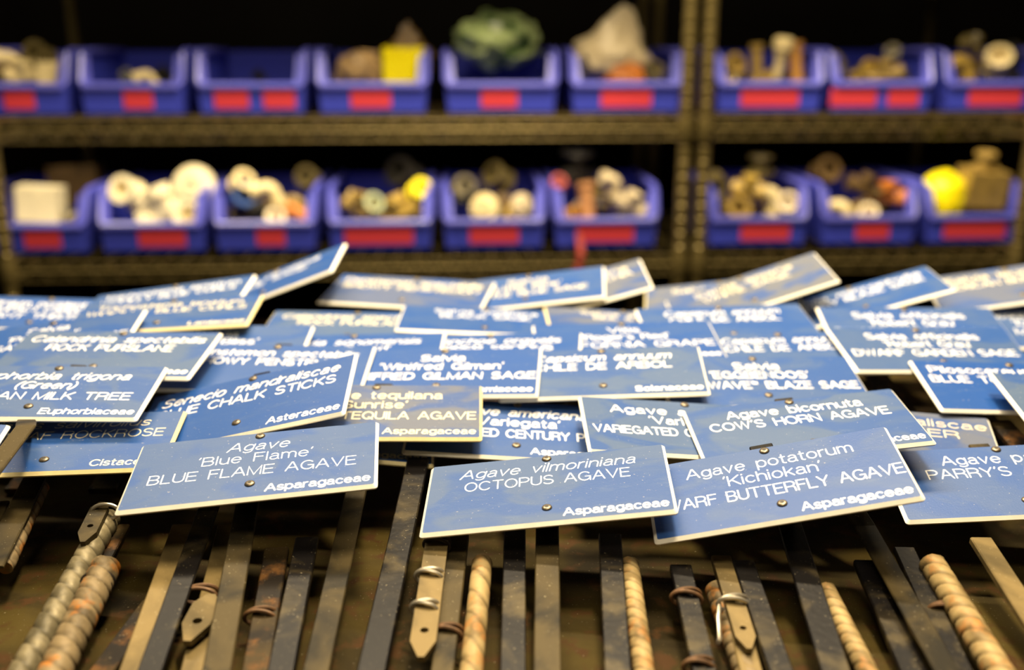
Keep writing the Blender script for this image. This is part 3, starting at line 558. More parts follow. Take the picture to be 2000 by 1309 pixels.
# name: (dust, stroke, core, lines[(text, width mm or None, italic)], family, label)
SG = {
    'flame': (.55, .95, 'core', [('Agave', 38, 1), ("'Blue Flame'", 70, 0), ('BLUE FLAME AGAVE', 125, 0)], A_, 'blue plant sign reading BLUE FLAME AGAVE, front row left'),
    'octopus': (.70, 1.0, 'core', [('Agave vilmoriniana', 111, 1), ('OCTOPUS AGAVE', 103, 0)], A_, 'blue dusty plant sign reading OCTOPUS AGAVE, front and centre'),
    'butterfly': (.40, 1.15, 'core', [('Agave potatorum', 101, 0), ("'Kichiokan'", 58, 0), ('DWARF BUTTERFLY AGAVE', 146, 0)], A_, 'blue plant sign reading BUTTERFLY AGAVE, its corner under the octopus agave sign'),
    'parry': (.38, 1.05, 'core', [("Agave parryi", 76, 0), ("PARRY'S AGAVE", 101, 0)], A_, "blue plant sign reading PARRY'S, cut by the right edge"),
    'edge_grey': (1.0, 1.1, 'core', [], None, 'grey dusty sign with a bright white left edge, cut by the right edge'),
    'piloso': (.02, 1.3, 'core', [('Pilosocereus azureus', 130, 0), ('BLUE TORCH CACTUS', 136, 0)], None, 'deep blue plant sign beginning Pilosocereus and BLUE, near the right edge'),
    'left_corner': (.5, 1.1, 'core', [], None, 'blue sign showing only one white corner at the left edge'),
    'euphorbia': (.65, 1.2, 'core', [('Euphorbia trigona', 108, 1), ('(Green)', 40, 1), ('AFRICAN MILK TREE', 126, 0)], 'Euphorbiaceae', 'blue-grey plant sign reading MILK TREE, at the left edge'),
    'rockrose': (.45, .9, 'core_yellow', [('Cistus salviifolius', 109, 1), ('SAGELEAF ROCKROSE', 134, 0)], 'Cistaceae', 'blue plant sign reading ROCKROSE with a yellowed edge'),
    'senecio': (.12, 1.2, 'core', [('Senecio mandraliscae', 129, 1), ('BLUE CHALK STICKS', 128, 0)], 'Asteraceae', 'bright blue plant sign reading CHALK STICKS'),
    'bicornuta': (.80, 1.3, 'core', [('Agave bicornuta', 95, 0), ("COW'S HORN AGAVE", 124, 0)], A_, "blue-grey plant sign reading COW'S HORN AGAVE"),
    'varieg_c': (.80, 1.3, 'core', [('Agave americana', 110, 0), ("'Variegata'", 58, 0), ('VARIEGATED CENTURY PLANT', 139, 0)], None, 'blue-grey plant sign reading VARIEGATED, behind the octopus agave sign'),
    'tequilana': (1.25, 1.3, 'core_yellow', [('Agave tequilana', 95, 0), ("'Sunrise'", 47, 0), ('SUNRISE TEQUILA AGAVE', 143, 0)], A_, 'grey-brown plant sign reading TEQUILA AGAVE'),
    'rockpurslane': (.85, 1.3, 'core', [('Calandrinia spectabilis', 134, 1), ('ROCK PURSLANE', 96, 0)], 'Montiaceae', 'grey-blue plant sign reading ROCK PURSLANE, above the milk tree sign'),
    'penstemon': (.25, 1.3, 'core', [('Penstemon spectabilis', 128, 1), ('SHOWY PENSTEMON', 116, 0)], 'Plantaginaceae', 'bright blue plant sign reading SHOWY PENSTEMON, behind the chalk sticks sign'),
    'winifred': (.12, 1.35, 'core', [('Salvia', 34, 0), ("'Winifred Gilman'", 95, 0), ('WINIFRED GILMAN SAGE', 146, 0)], PL, 'blue plant sign reading GILMAN SAGE, above the tequila agave sign'),
    'solanaceae': (.80, 1.3, 'core', [('Capsicum annuum', 104, 1), ('CHILE DE ARBOL', 104, 0)], GR, 'blue plant sign with Solanaceae showing, in the middle of the pile'),
    'american': (.30, 1.4, 'core', [('Agave americana', 98, 1), ("'Variegata'", 60, 0), ('VARIEGATED CENTURY PLANT', 144, 0)], A_, 'blue plant sign reading CENTURY, below the Gilman sage sign'),
    'sage31': (.65, 1.3, 'core', [('Salvia officinalis', 95, 0), ("'Robert Grau'", 72, 0), ('DWARF GARDEN SAGE', 135, 0)], None, 'blue-grey plant sign reading DWARF GARDEN SAGE, the nearer of two'),
    'eggbenoos': (.50, 1.3, 'core', [('Salvia', 35, 0), ("'EGGBENOOS'", 75, 0), ('HEATWAVE\u2122 BLAZE SAGE', 143, 0)], None, 'blue plant sign reading BLAZE SAGE'),
    's19': (.45, 1.20, 'core', [('Salvia', 34, 0), ("'Point Sal'", 56, 0), ('POINT SAL PURPLE SAGE', 142, 0)], None, 'blue plant sign ending in SAGE at the far left, behind the rock purslane sign'),
    's41a': (.5, 1.20, 'core', [], None, 'blue sign with a short white edge above the milk tree sign, the right of two'),
    's41b': (.5, 1.20, 'core', [], None, 'blue sign with a short white edge above the milk tree sign, the left of two'),
    's21b': (.60, 1.29, 'core_yellow', [('Trichostema lanatum', 122, 0), ('WOOLLY BLUE CURLS', 132, 0)], PL, 'blue sign with cream lettering reading BLUE CURLS and a yellow edge'),
    's27': (.50, 1.20, 'core', [('Salvia', 34, 0), ("'Bee's Bliss'", 72, 0), ("BEE'S BLISS SAGE", 120, 0)], None, 'blotchy blue plant sign reading Salvia, left of the sonomensis sign'),
    's26': (.15, 1.20, 'core', [('Salvia sonomensis', 112, 1), ("'Mrs. Beard'".replace('.', ''), 66, 0), ('CREEPING SAGE', 100, 0)], None, 'bright blue plant sign reading sonomensis'),
    's28': (.20, 1.20, 'core', [('Kalanchoe orgyalis', 116, 1), ('COPPER SPOONS', 106, 0)], None, 'blue plant sign reading orgyalis, above the chile sign'),
    's29': (.25, 1.20, 'core', [('Vitis', 26, 0), ("'Roger's Red'", 72, 0), ('CALIFORNIA GRAPE', 142, 0)], 'Vitaceae', "blue plant sign reading Roger's Red and GRAPE"),
    's30b': (.55, 1.20, 'core', [('Capsicum annuum', 100, 1), ('CHILE DE ARBOL', 98, 0)], None, 'blue plant sign reading CHILE DE ARBOL, just behind the blaze sage sign'),
    's31b': (.50, 1.20, 'core', [('Salvia officinalis', 95, 0), ("'Robert Grau'", 72, 0), ('DWARF GARDEN SAGE', 135, 0)], None, 'blue-grey plant sign reading DWARF GARDEN SAGE, the farther of two'),
    's30a': (.50, 1.20, 'core', [('Capsicum annuum', 104, 1), ('CHILE DE ARBOL', 98, 0)], GR, 'blue plant sign with blurred Capsicum lettering, rearmost of the chile signs'),
    's39': (1.15, 1.20, 'core_yellow', [('Salvia apiana', 84, 0), ('BEE SAGE', 62, 0)], None, 'small showing piece of a grey sign between two blue signs, centre'),
    's24': (.35, 1.20, 'core', [('Salvia mellifera', 92, 0), ('BLACK SAGE', 80, 0)], None, 'blue plant sign reading BLACK SAGE'),
    's25': (.85, 1.38, 'core_yellow', [('Calandrinia spectabilis', 130, 1), ('ROCK PURSLANE', 96, 0)], None, 'grey-blue sign with cream lettering, left of the black sage sign'),
    's23': (.95, 1.46, 'core', [('Penstemon spectabilis', 132, 0), ('SHOWY PENSTEMON', 130, 0)], None, 'grey sign with dense cream lettering, long white lower edge, back row'),
    's21a': (.55, 1.29, 'core', [('Trichostema lanatum', 128, 0), ('WOOLLY BLUE CURLS', 126, 0)], None, 'blue-grey sign sloping up behind the blue curls sign, back left'),
    's22': (.35, 1.20, 'core', [('Salvia clevelandii', 100, 0), ('BLUE SAGE', 80, 0)], None, 'blue sign tilted highest above the pile, in front of the bins'),
    's20': (.25, 1.29, 'core', [('Cirsium occidentale', 100, 0), ('COMPACT CARDOON', 104, 0), ('GIANT THISTLE', 96, 0)], None, 'blue sign with three blurred lines at the far left, back row'),
    's37': (.40, 1.38, 'core', [('Salvia', 40, 0), ("'Little Blue'", 66, 0), ('GENTLE BLUE SAGE', 118, 0)], None, 'blue sign with a wide white edge, back row centre'),
    's38': (1.3, 1.29, 'core', [('Salvia mexicana', 120, 0), ('MEXICAN SAGE CHIA', 126, 0)], None, 'grey-tan sign tilted behind the back row centre blue sign'),
    's36a': (1.45, 1.20, 'core', [('Salvia apiana', 96, 0), ('WHITE SAGE', 84, 0)], None, 'dusty tan sign tilted up at the back, right of the shelf post'),
    's36b': (1.5, 1.20, 'core_yellow', [('Salvia apiana', 96, 0)], None, 'dusty sign with cream sheen painted on, lying low at the back, below the shelf post'),
    's36c': (.60, 1.29, 'core', [('Salvia microphylla', 128, 0), ('CHERRY BLAZE SAGE', 126, 0)], None, 'blue-grey sign tilted up at the back right with two blurred lines'),
    's36d': (1.15, 1.29, 'core', [('Salvia leucantha', 116, 0), ('MEXICAN BUSH SAGE', 122, 0)], None, 'tan and blue sign at the back, cut by the right edge'),
    's32': (.55, 1.29, 'core', [('Aconitum columbianum', 120, 0), ("'Dwarf Gold'", 84, 0), ('MONKSHOOD', 90, 0)], None, 'blue-grey sign cut by the right edge beside the farther dwarf garden sage sign'),
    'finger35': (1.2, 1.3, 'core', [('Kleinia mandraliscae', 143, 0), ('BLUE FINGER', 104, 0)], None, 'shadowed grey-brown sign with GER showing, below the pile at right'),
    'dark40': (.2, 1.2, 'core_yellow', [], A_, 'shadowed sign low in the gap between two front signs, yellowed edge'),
}
STUB = {'butterfly': -1, 'bicornuta': -1, 'euphorbia': 18, 'tequilana': 8, 'penstemon': 4, 'parry': -14, 's27': 10, 'senecio': 6}
BARMAT = {'octopus': 'bar_olive', 'flame': 'bar_olive', 'rockrose': 'bar_olive', 'euphorbia': 'bar_olive', 'butterfly': 'bar_dark', 'senecio': 'bar_dark', 'tequilana': 'bar_olive',
          'american': 'bar_dark', 'bicornuta': 'bar_olive'}
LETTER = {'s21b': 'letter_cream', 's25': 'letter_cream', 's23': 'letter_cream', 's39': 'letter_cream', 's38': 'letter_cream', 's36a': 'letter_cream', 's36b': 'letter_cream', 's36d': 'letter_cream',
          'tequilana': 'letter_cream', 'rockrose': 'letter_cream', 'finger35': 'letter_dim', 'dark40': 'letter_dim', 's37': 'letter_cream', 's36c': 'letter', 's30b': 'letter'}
for i, (key, (loc, q, s)) in enumerate(POSES.items()):
    dust_sheen, stroke, core, lines, fam, label = SG[key]
    root = tag(empty('plant_sign', loc, q), label, 'sign', 'engraved plant signs heaped on the workbench')
    mat4 = Matrix.Translation(Vector(loc)) @ Quaternion(q).to_matrix().to_4x4()
    inv = mat4.inverted()
    tan = key in ('tequilana', 's38', 's36a', 's36b', 's36d', 's39', 'finger35', 's23')
    face = sign_face(i * 3.7 + 1, dust_sheen, (0.126, 0.132, 0.142) if tan else (0.105, 0.140, 0.165))
    plate_mesh(face, core, s).build('plate', [face, M[core]], root)
    if lines or fam:
        n = len(lines)
        ys = [-.0165, -.003, .0122] if n == 3 else [-.0180, -.0036]
        for (t, wd, it), yb in zip(lines, ys):
            mb = MB()
            write(mb, t, 0, -yb * s, .0094 * s, wd * .001 * s if wd else None, stroke * .00088, .20 if it else 0)
            mb.build('text_line', M[LETTER.get(key, 'letter')], root)
        if fam:
            mb = MB()
            write(mb, fam, .0715 * s, -.0317 * s, .0069 * s, (text_width(fam) * .0076 if fam != A_ else .0615) * s, 1.12 * .001, 0, .00105, 'r')
            mb.build('text_line', M[LETTER.get(key, 'letter')], root)
    for y in (.0324, -.0224):
        a = bpy.data.objects.new('screw', SCREW); C.objects.link(a); a.parent = root
        a.location = (0, y * s, .0010); a.rotation_euler = (0, 0, (i * 1.3 + y * 90) % 3)
        r = bpy.data.objects.new('drive_recess', RECESS); C.objects.link(r); r.parent = a
    if key in STAKES or key in STUB:
        mb = MB()
        dx = STUB.get(key, 0) * .0005 * 1.0
        top = (.0440 if key in STUB else .034) * s
        zb = -.0018 - .0011
        if key in STAKES:
            a, b_, w = STAKES[key]
            sd = side_of(b_, a)
            la, lb = inv @ Vector(a), inv @ Vector(b_)
            lsd = inv.to_3x3() @ sd
            hw = w
            X = Vector((1, 0, 0))
            j = Vector((dx * .3, -.034 * s, zb))
            sweep(mb, [lb, la, (j + la) / 2 if (la - j).length > .02 else la * .7 + j * .3, j, (dx, top, zb)], [lsd, lsd, (lsd + X), X, X], hw, .0022)
        else:
            sweep(mb, [(dx, -.030, zb), (dx, top, zb)], [(1, 0, 0)] * 2, .013, .0022)
        mb.build('stake', M[BARMAT.get(key, 'bar_olive')], root)

# ------------------------------------------------------------------ loose flat bars
LB = {
    'winifred': ('bar_dark', 'long black flat bar running down between the blue flame and octopus signs'),
    'solanaceae': ('bar_dark', 'black flat bar with a square end, right of the octopus sign stake'),
    'tag_bar': ('bar_olive', 'grey-olive flat bar beside the tan pointed strap, below the octopus sign'),
    'W': ('bar_dark', 'dark flat bar right of the pointed strap tied with bright wire'),
    'T': ('bar_dark', 'dark flat bar with two wire ties, below the butterfly sign corner'),
    'I': ('bar_dark', 'dark square-ended flat bar below the right half of the blue flame sign'),
    'H': ('bar_rust', 'short rust-brown flat bar with one wire tie, below the blue flame sign'),
    'D': ('bar_tan', 'grey-tan flat bar left of the dark bar with a bright edge'),
    'Fl': ('bar_tan', 'tan flat bar under the left pointed strap'),
    'Cc': ('bar_rust', 'brown flat bar lying between the two ribbed rods at left'),
    'BB': ('bar_dark', 'dark flat bar left of the orange-ringed ribbed rod'),
    'Z': ('bar_dark', "black flat bar under the cow's horn sign stake, lower right"),
    'DD': ('bar_tan', 'tan flat bar running out at the right edge'),
    'EE': ('bar_rust', 'brown flat bar showing in the gap above the right edge sign'),
    'V': ('bar_tan', 'tan flat bar under the strap tied with bright wire'),
    'far_left': ('bar_olive', 'olive flat bar end at the left edge of the bench'),
    'under': ('bar_rust', 'rusty flat bar lowest among the stakes at lower left'),
}
for k, (a, b_, w) in LOOSE.items():
    mt, lab = LB[k]
    a, b_ = Vector(a), Vector(b_)
    root = empty('flat_bar', a)
    tag(root, lab, 'metal bar', 'loose steel bars among the stakes')
    mb = MB()
    sd = side_of(b_, a)
    sweep(mb, [Vector((0, 0, 0)), b_ - a], [sd, sd], w, .0045)
    o = mb.build('bar', M[mt], root)
RD = {
    'rA': ('rebar_grey', .0120, 'thick grey ribbed steel rod at lower left'),
    'rB': ('rebar_rust', .0095, 'rust-orange ribbed rod beside the thick grey one'),
    'rL': ('rebar_rust', .0100, 'rusty ribbed rod half hidden under the rockrose stake'),
    'rO': ('rebar_tan', .018, 'smooth tan rod below the octopus sign, right of the strap'),
    'rS': ('rebar_tan', .0075, 'tan ribbed rod right of the black square-ended bar'),
    'rY': ('rebar_tan', .0070, 'slim tan ribbed rod beside the butterfly sign stake'),
    'rC': ('rebar_tan', .0090, 'cream ribbed rod with orange rings at lower right'),
    'rU': ('rebar_rust', .0085, 'rusty ribbed rod under the strap tied with bright wire'),
}
for k, (a, b_, w) in RODS.items():
    mt, pitch, lab = RD[k]
    a, b_ = Vector(a), Vector(b_)
    mb = MB()
    GROOVE.clear()
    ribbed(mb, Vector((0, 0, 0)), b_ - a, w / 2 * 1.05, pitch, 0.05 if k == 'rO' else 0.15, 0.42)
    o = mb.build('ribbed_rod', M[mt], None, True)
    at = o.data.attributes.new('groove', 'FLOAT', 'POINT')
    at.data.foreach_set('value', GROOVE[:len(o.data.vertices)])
    o.location = a
    tag(o, lab, 'metal rod', 'loose steel rods among the stakes')
for i, (k, (a, b_, w)) in enumerate(HEAP.items()):
    a, b_ = Vector(a), Vector(b_)
    mb = MB()
    sd = side_of(b_, a)
    sweep(mb, [Vector((0, 0, 0)), b_ - a], [sd, sd], w, .0045)
    o = mb.build('flat_bar', M['bar_dark' if i % 2 else 'bar_rust'])
    o.location = a
    tag(o, 'dark flat bar in shadow underneath the heap of signs', 'metal bar', 'bars hidden under the heap of signs')

# pointed straps with a punched hole
for k, (a, b_, w) in TAGS.items():
    a, b_ = Vector(a), Vector(b_)
    d = (b_ - a).normalized(); sd = side_of(b_, a); nn = sd.cross(d)
    if nn.z < 0:
        nn = -nn; sd = -sd
    L = (b_ - a).length
    h = w / 2
    mat4 = Matrix((( sd.x, d.x, nn.x, a.x), (sd.y, d.y, nn.y, a.y), (sd.z, d.z, nn.z, a.z), (0, 0, 0, 1)))
    hy = L - w * (1.45 if k != 'Ft' else 1.0)
    tip = w * 0.85
    out = [(-h, 0), (h, 0), (h, L - tip), (h * .25, L), (-h * .25, L), (-h, L - tip)]
    if k in ('At', 'Ft'):
        out = [(-h, h), (-h * .3, 0), (h * .3, 0), (h, h), (h, L - tip), (h * .25, L), (-h * .25, L), (-h, L - tip)]
    # ring of the hole, and the outline resampled by angle about the hole centre
    N = 32
    hole = [(w * .17 * math.cos(2 * PI * i / N), hy + w * .15 * math.sin(2 * PI * i / N)) for i in range(N)]

    def hit(ang):
        dx, dy = math.cos(ang), math.sin(ang)
        best = None
        for i in range(len(out)):
            x1, y1 = out[i]; x2, y2 = out[(i + 1) % len(out)]
            ex, ey = x2 - x1, y2 - y1
            den = dx * ey - dy * ex
            if abs(den) < 1e-12:
                continue
            t = ((x1 - 0) * ey - (y1 - hy) * ex) / den
            u = ((x1 - 0) * dy - (y1 - hy) * dx) / den
            if t > 0 and -1e-9 <= u <= 1 + 1e-9 and (best is None or t < best):
                best = t
        return (dx * best, hy + dy * best)
    angs = sorted([(2 * PI * i / N) for i in range(N)] + [math.atan2(y - hy, x) % (2 * PI) for x, y in out])
    ring_o = [hit(an) for an in angs]
    ring_h = [(w * .17 * math.cos(an), hy + w * .15 * math.sin(an)) for an in angs]
    n = len(angs)
    mb = MB()
    t = .0035
    vs = []
    for rr, z in ((ring_o, -t / 2), (ring_o, t / 2), (ring_h, t / 2), (ring_h, -t / 2)):
        vs += [mat4 @ Vector((x, y, z)) - a for x, y in rr]
    fs = []
    for lay in range(4):
        l2 = (lay + 1) % 4
        for j in range(n):
            j2 = (j + 1) % n
            fs.append((lay * n + j, lay * n + j2, l2 * n + j2, l2 * n + j))
    mb.add(vs, fs)
    lab = {'M': 'tan pointed strap with a punched hole and two bright wire wraps', 'Vt': 'tan pointed strap with a hole, lower right of centre', 'At': 'dark pointed strap with a hole on the thick ribbed rod',
           'Ft': 'short tan pointed strap with a hole beside the flame sign stake'}[k]
    o = mb.build('pointed_strap', M['bar_tan' if k != 'At' else 'bar_olive'])
    o.location = a
    tag(o, lab, 'metal strap', 'pointed metal straps tied to the stakes')

# wire ties
WT = {'M1': ('wire_bright', 'bright wire wrap, middle one on the tan pointed strap'), 'M2': ('wire_bright', 'bright wire wrap nearest the hole of the tan pointed strap'),
      'M0': ('wire_dark', 'dark wire wrap at the top of the tan pointed strap'), 'N1': ('wire_rust', 'brown wire tie on the grey-olive bar below the octopus sign'),
      'T1': ('wire_rust', 'dark looped wire tie, upper of two on one dark bar'), 'T2': ('wire_rust', 'dark wire tie at the bottom edge, lower of two'),
      'V1': ('wire_bright', 'bright bent wire across the strap, lower right of centre'), 'F1': ('wire_rust', 'brown wire tie above the short tan pointed strap'),
      'H1': ('wire_rust', 'brown wire tie on the short rust-brown bar'), 'B1': ('wire_dark', 'black wire tie round the rust-orange ribbed rod'),
      'A1': ('wire_bright', 'bright wire loop at the top of the thick grey ribbed rod'), 'C1': ('wire_rust', 'brown wire tie beside the orange-ringed ribbed rod')}
for k, (a, b_, r) in TIES.items():
    mt, lab = WT[k]
    a, b_ = Vector(a), Vector(b_)
    d = (b_ - a).normalized(); sd = side_of(b_, a); nn = sd.cross(d)
    mb = MB()
    for off in ((-.0011, .0012) if k != 'A1' else (0,)):
        pts = []
        for i in range(28):
            th = 2 * PI * i / 28
            e = 0.55 if k != 'B1' else .8
            pts.append(sd * (r * math.cos(th)) + nn * (r * e * math.sin(th)) + d * (off + .0015 * math.sin(th + off * 900)))
        mb.tube(pts, .0012, 8, True)
    if k in ('V1',):
        mb.tube([sd * r * -.9, sd * r * -1.2 + d * .012, sd * r * -1.35 + d * .024 + nn * .003, sd * r * -1.6 + d * .030], .0012, 8)
    o = mb.build('wire_tie', M[mt], None, True)
    o.location = a
    tag(o, lab, 'wire', 'wire ties round the stakes')

# ------------------------------------------------------------------ wire shelving
YAW = math.radians(3.3)
SM = Matrix.Translation((SHELF_O[0], SHELF_O[1], 0)) @ Matrix.Rotation(YAW, 4, 'Z')
SQ = Quaternion((0, 0, 1), YAW)
DEPTH = .46


def make_post():
    mb = MB()
    prof = [(.0117, 0)]
    z = .02
    while z < 2.1:
        prof += [(.0117, z), (.0103, z + .0015), (.0103, z + .0035), (.0117, z + .005)]
        z += .0254
    prof += [(.0117, 2.1), (.008, 2.112)]
    mb.lathe(prof, 14)
    return mb.mesh('post', M['shelf'], True)


POST = make_post()
LEVELS = (SHELF_H[1] - .36, SHELF_H[1], SHELF_H[0], SHELF_H[0] + .39)


def shelving(x0, x1, label):
    root = tag(empty('wire_shelving_unit', SM @ Vector((x0, 0, 0)), SQ), label, 'shelving')
    W = x1 - x0
    for px_ in (0, W):
        for py in (0, DEPTH):
            o = bpy.data.objects.new('post', POST); C.objects.link(o); o.parent = root; o.location = (px_, py, 0)
    for h in LEVELS:
        mb = MB()
        # front and back trusses: two wires with a zigzag between, side wires
        for y in (0, DEPTH):
            for zz, rr in ((-.003, .0016), (-.019, .0034), (-.036, .0016)):
                mb.tube([(.012, y, h + zz), (W - .012, y, h + zz)], rr, 8)
            n = max(2, int(round((W - .05) / .021)))
            mb.tube([(.025 + (W - .05) * i / n, y + .002, h - (.002 if i % 2 else .037)) for i in range(n + 1)], .0034, 6)
        for x in (0, W):
            for zz in (-.003, -.036):
                mb.tube([(x, .012, h + zz), (x, DEPTH - .012, h + zz)], .0036, 8)
        fr = mb.build('shelf', M['shelf'], root, True)
        dk = MB()
        n = int(W / .034)
        for i in range(1, n):
            x = W * i / n
            dk.tube([(x, 0, h - .001), (x, DEPTH, h - .001)], .0011, 5)
        for y in (.12, .24, .36):
            dk.tube([(.01, y, h - .004), (W - .01, y, h - .004)], .0030, 6)
        d = dk.build('shelf_wire_grid', M['shelf'], fr, True); d['kind'] = 'stuff'
        for px_ in (0, W):
            for py in (0, DEPTH):
                cb = MB(); cb.lathe([(.0140, -.042), (.0152, -.040), (.0150, -.006), (.0135, .002)], 14, Matrix.Translation((px_, py, h)))
                cb.build('corner_collar', M['shelf'], fr, True)
    lb = MB()
    lb.box((.01, .004, LEVELS[3] + .001), (W - .01, DEPTH - .004, LEVELS[3] + .006))  # unseen board added to keep light out of the bins below
    lb.build('added_shade_board', M['wall'], root)
    return root


shelving(-1.222, -.031, 'long wire shelving unit behind the pile, left of the double post')
shelving(.004, .600, 'narrower wire shelving unit behind the pile, right of the double post')


# ------------------------------------------------------------------ bins
BH, LIP, BD, TW = .108, .048, .27, .0035


def bin_meshes(w):
    mb = MB()

    def T(p):            # walls lean in towards the bottom
        x, y, z = p
        k = 1 - .10 * (1 - z / BH)
        yy = y + (.004 * (1 - min(z / LIP, 1)) if y < .02 else 0)
        return ((x - w / 2) * k + w / 2, yy, z)

    def prism(poly, x0, x1):
        n = len(poly)
        vs = [T((x0, y, z)) for y, z in poly] + [T((x1, y, z)) for y, z in poly]
        fs = [tuple(range(n)), tuple(range(2 * n - 1, n - 1, -1))] + [(j, j + n, (j + 1) % n + n, (j + 1) % n) for j in range(n)]
        mb.add(vs, fs)
    side = [(0, 0), (BD, 0), (BD, BH), (.040, BH), (.020, BH - .006), (.006, LIP + .012), (0, LIP)]
    prism(side, 0, TW); prism(side, w - TW, w)
    prism([(0, 0), (BD, 0), (BD, TW), (0, TW)], TW, w - TW)
    prism([(BD - TW, TW), (BD, TW), (BD, BH), (BD - TW, BH)], TW, w - TW)
    prism([(0, 0), (TW, 0), (TW, LIP), (0, LIP)], TW, w - TW)
    r = MB()
    R = .0065
    # rolled rim: along the lip, up the opening edges, back along the tops, across the back
    pts = [(R, BD, BH), (R, .042, BH), (R, .022, BH - .005), (R, .004, LIP + .010), (R * 1.8, -.001, LIP + .001), (w - R * 1.8, -.001, LIP + .001), (w - R, .004, LIP + .010),
           (w - R, .022, BH - .005), (w - R, .042, BH), (w - R, BD, BH)]
    r.tube(pts, R, 8)
    # broad flat pillars either side of the opening
    for x0, x1 in ((0.0, .019), (w - .019, w)):
        poly = [(.001, .004), (.001, LIP), (.007, LIP + .012), (.021, BH - .006), (.026, BH - .006), (.012, LIP), (.006, .004)]
        n = len(poly)
        vs = [T((x0, y, z)) for y, z in poly] + [T((x1, y, z)) for y, z in poly]
        r.add(vs, [tuple(range(n)), tuple(range(2 * n - 1, n - 1, -1))] + [(j, j + n, (j + 1) % n + n, (j + 1) % n) for j in range(n)])
    return mb, r


BINLAB = [['leftmost upper bin, with cream elbows', 'nearly empty upper bin with two small cream fittings', 'empty upper bin with two red labels', 'upper bin with a yellow box',
           'upper bin with a green bag', 'upper bin with a pale bag and orange packet', 'upper bin just right of the posts, upright fittings', 'upper bin with two red labels right of the posts', 'rightmost upper bin'],
          ['leftmost lower bin, with a white box', 'lower bin with white pipe fittings', 'lower bin with a blue band and orange elbow', 'lower bin with green and yellow fittings', 'lower bin with two round cream flanges',
           'lower bin with a red cap and dark valve', 'lower bin just right of the posts', 'lower bin with orange tee and ivory pieces', 'rightmost lower bin, with a yellow cap']]
SHORT = [['upper bin 1 from left', 'nearly empty upper bin', 'empty two-label bin', 'bin with the yellow box', 'bin with the green bag', 'bin with the pale bag', 'upper bin just right of posts', 'upper two-label bin right of posts', 'rightmost upper bin'],
         ['leftmost lower bin', 'lower bin of white fittings', 'lower bin with orange elbow', 'lower bin with yellow coupling', 'lower bin of round flanges', 'lower bin with the red cap', 'lower bin just right of posts', 'lower bin with orange tee', 'rightmost lower bin']]
SHORT[0][0] = 'leftmost upper bin'
for row in (0, 1):
    Yp, bl = BINS[row]
    for bi, (x0, x1, labs) in enumerate(bl):
        w = x1 - x0
        root = tag(empty('storage_bin', SM @ Vector((x0, Yp, SHELF_H[row] + .002)), SQ), 'blue plastic ' + BINLAB[row][bi], 'bin', 'blue open-front storage bins on the %s shelf' % ('upper' if row == 0 else 'lower'))
        body, rim = bin_meshes(w)
        body.build('bin_body', M['bin'], root)
        rim.build('bin_rim', M['rim'], root, True)
        for p, q in labs:
            mb = MB()
            z0, z1 = .010, LIP - .005
            f = lambda x: (x - x0 - w / 2) * .96 + w / 2
            y0, y1 = .004 * (1 - z0 / LIP), .004 * (1 - z1 / LIP)
            vs = [(f(p), y0 - .0006, z0), (f(q), y0 - .0006, z0), (f(q), y1 - .0006, z1), (f(p), y1 - .0006, z1)]
            vs += [(x, y - .0008, z) for x, y, z in vs]
            mb.add(vs, [(0, 3, 2, 1), (4, 5, 6, 7), (0, 1, 5, 4), (1, 2, 6, 5), (2, 3, 7, 6), (3, 0, 4, 7)])
            mb.build('red_label', M['tape'], root)

# ------------------------------------------------------------------ fittings in the bins (unit size 1, origin at the centre)
CACHE = {}


def ring_prof(r, h, lip):
    return [(r * .62, -h / 2), (r, -h / 2), (r, -h / 2 + lip), (r * .84, -h / 2 + lip), (r * .84, h / 2 - lip), (r, h / 2 - lip), (r, h / 2), (r * .62, h / 2), (r * .62, h * .1)]


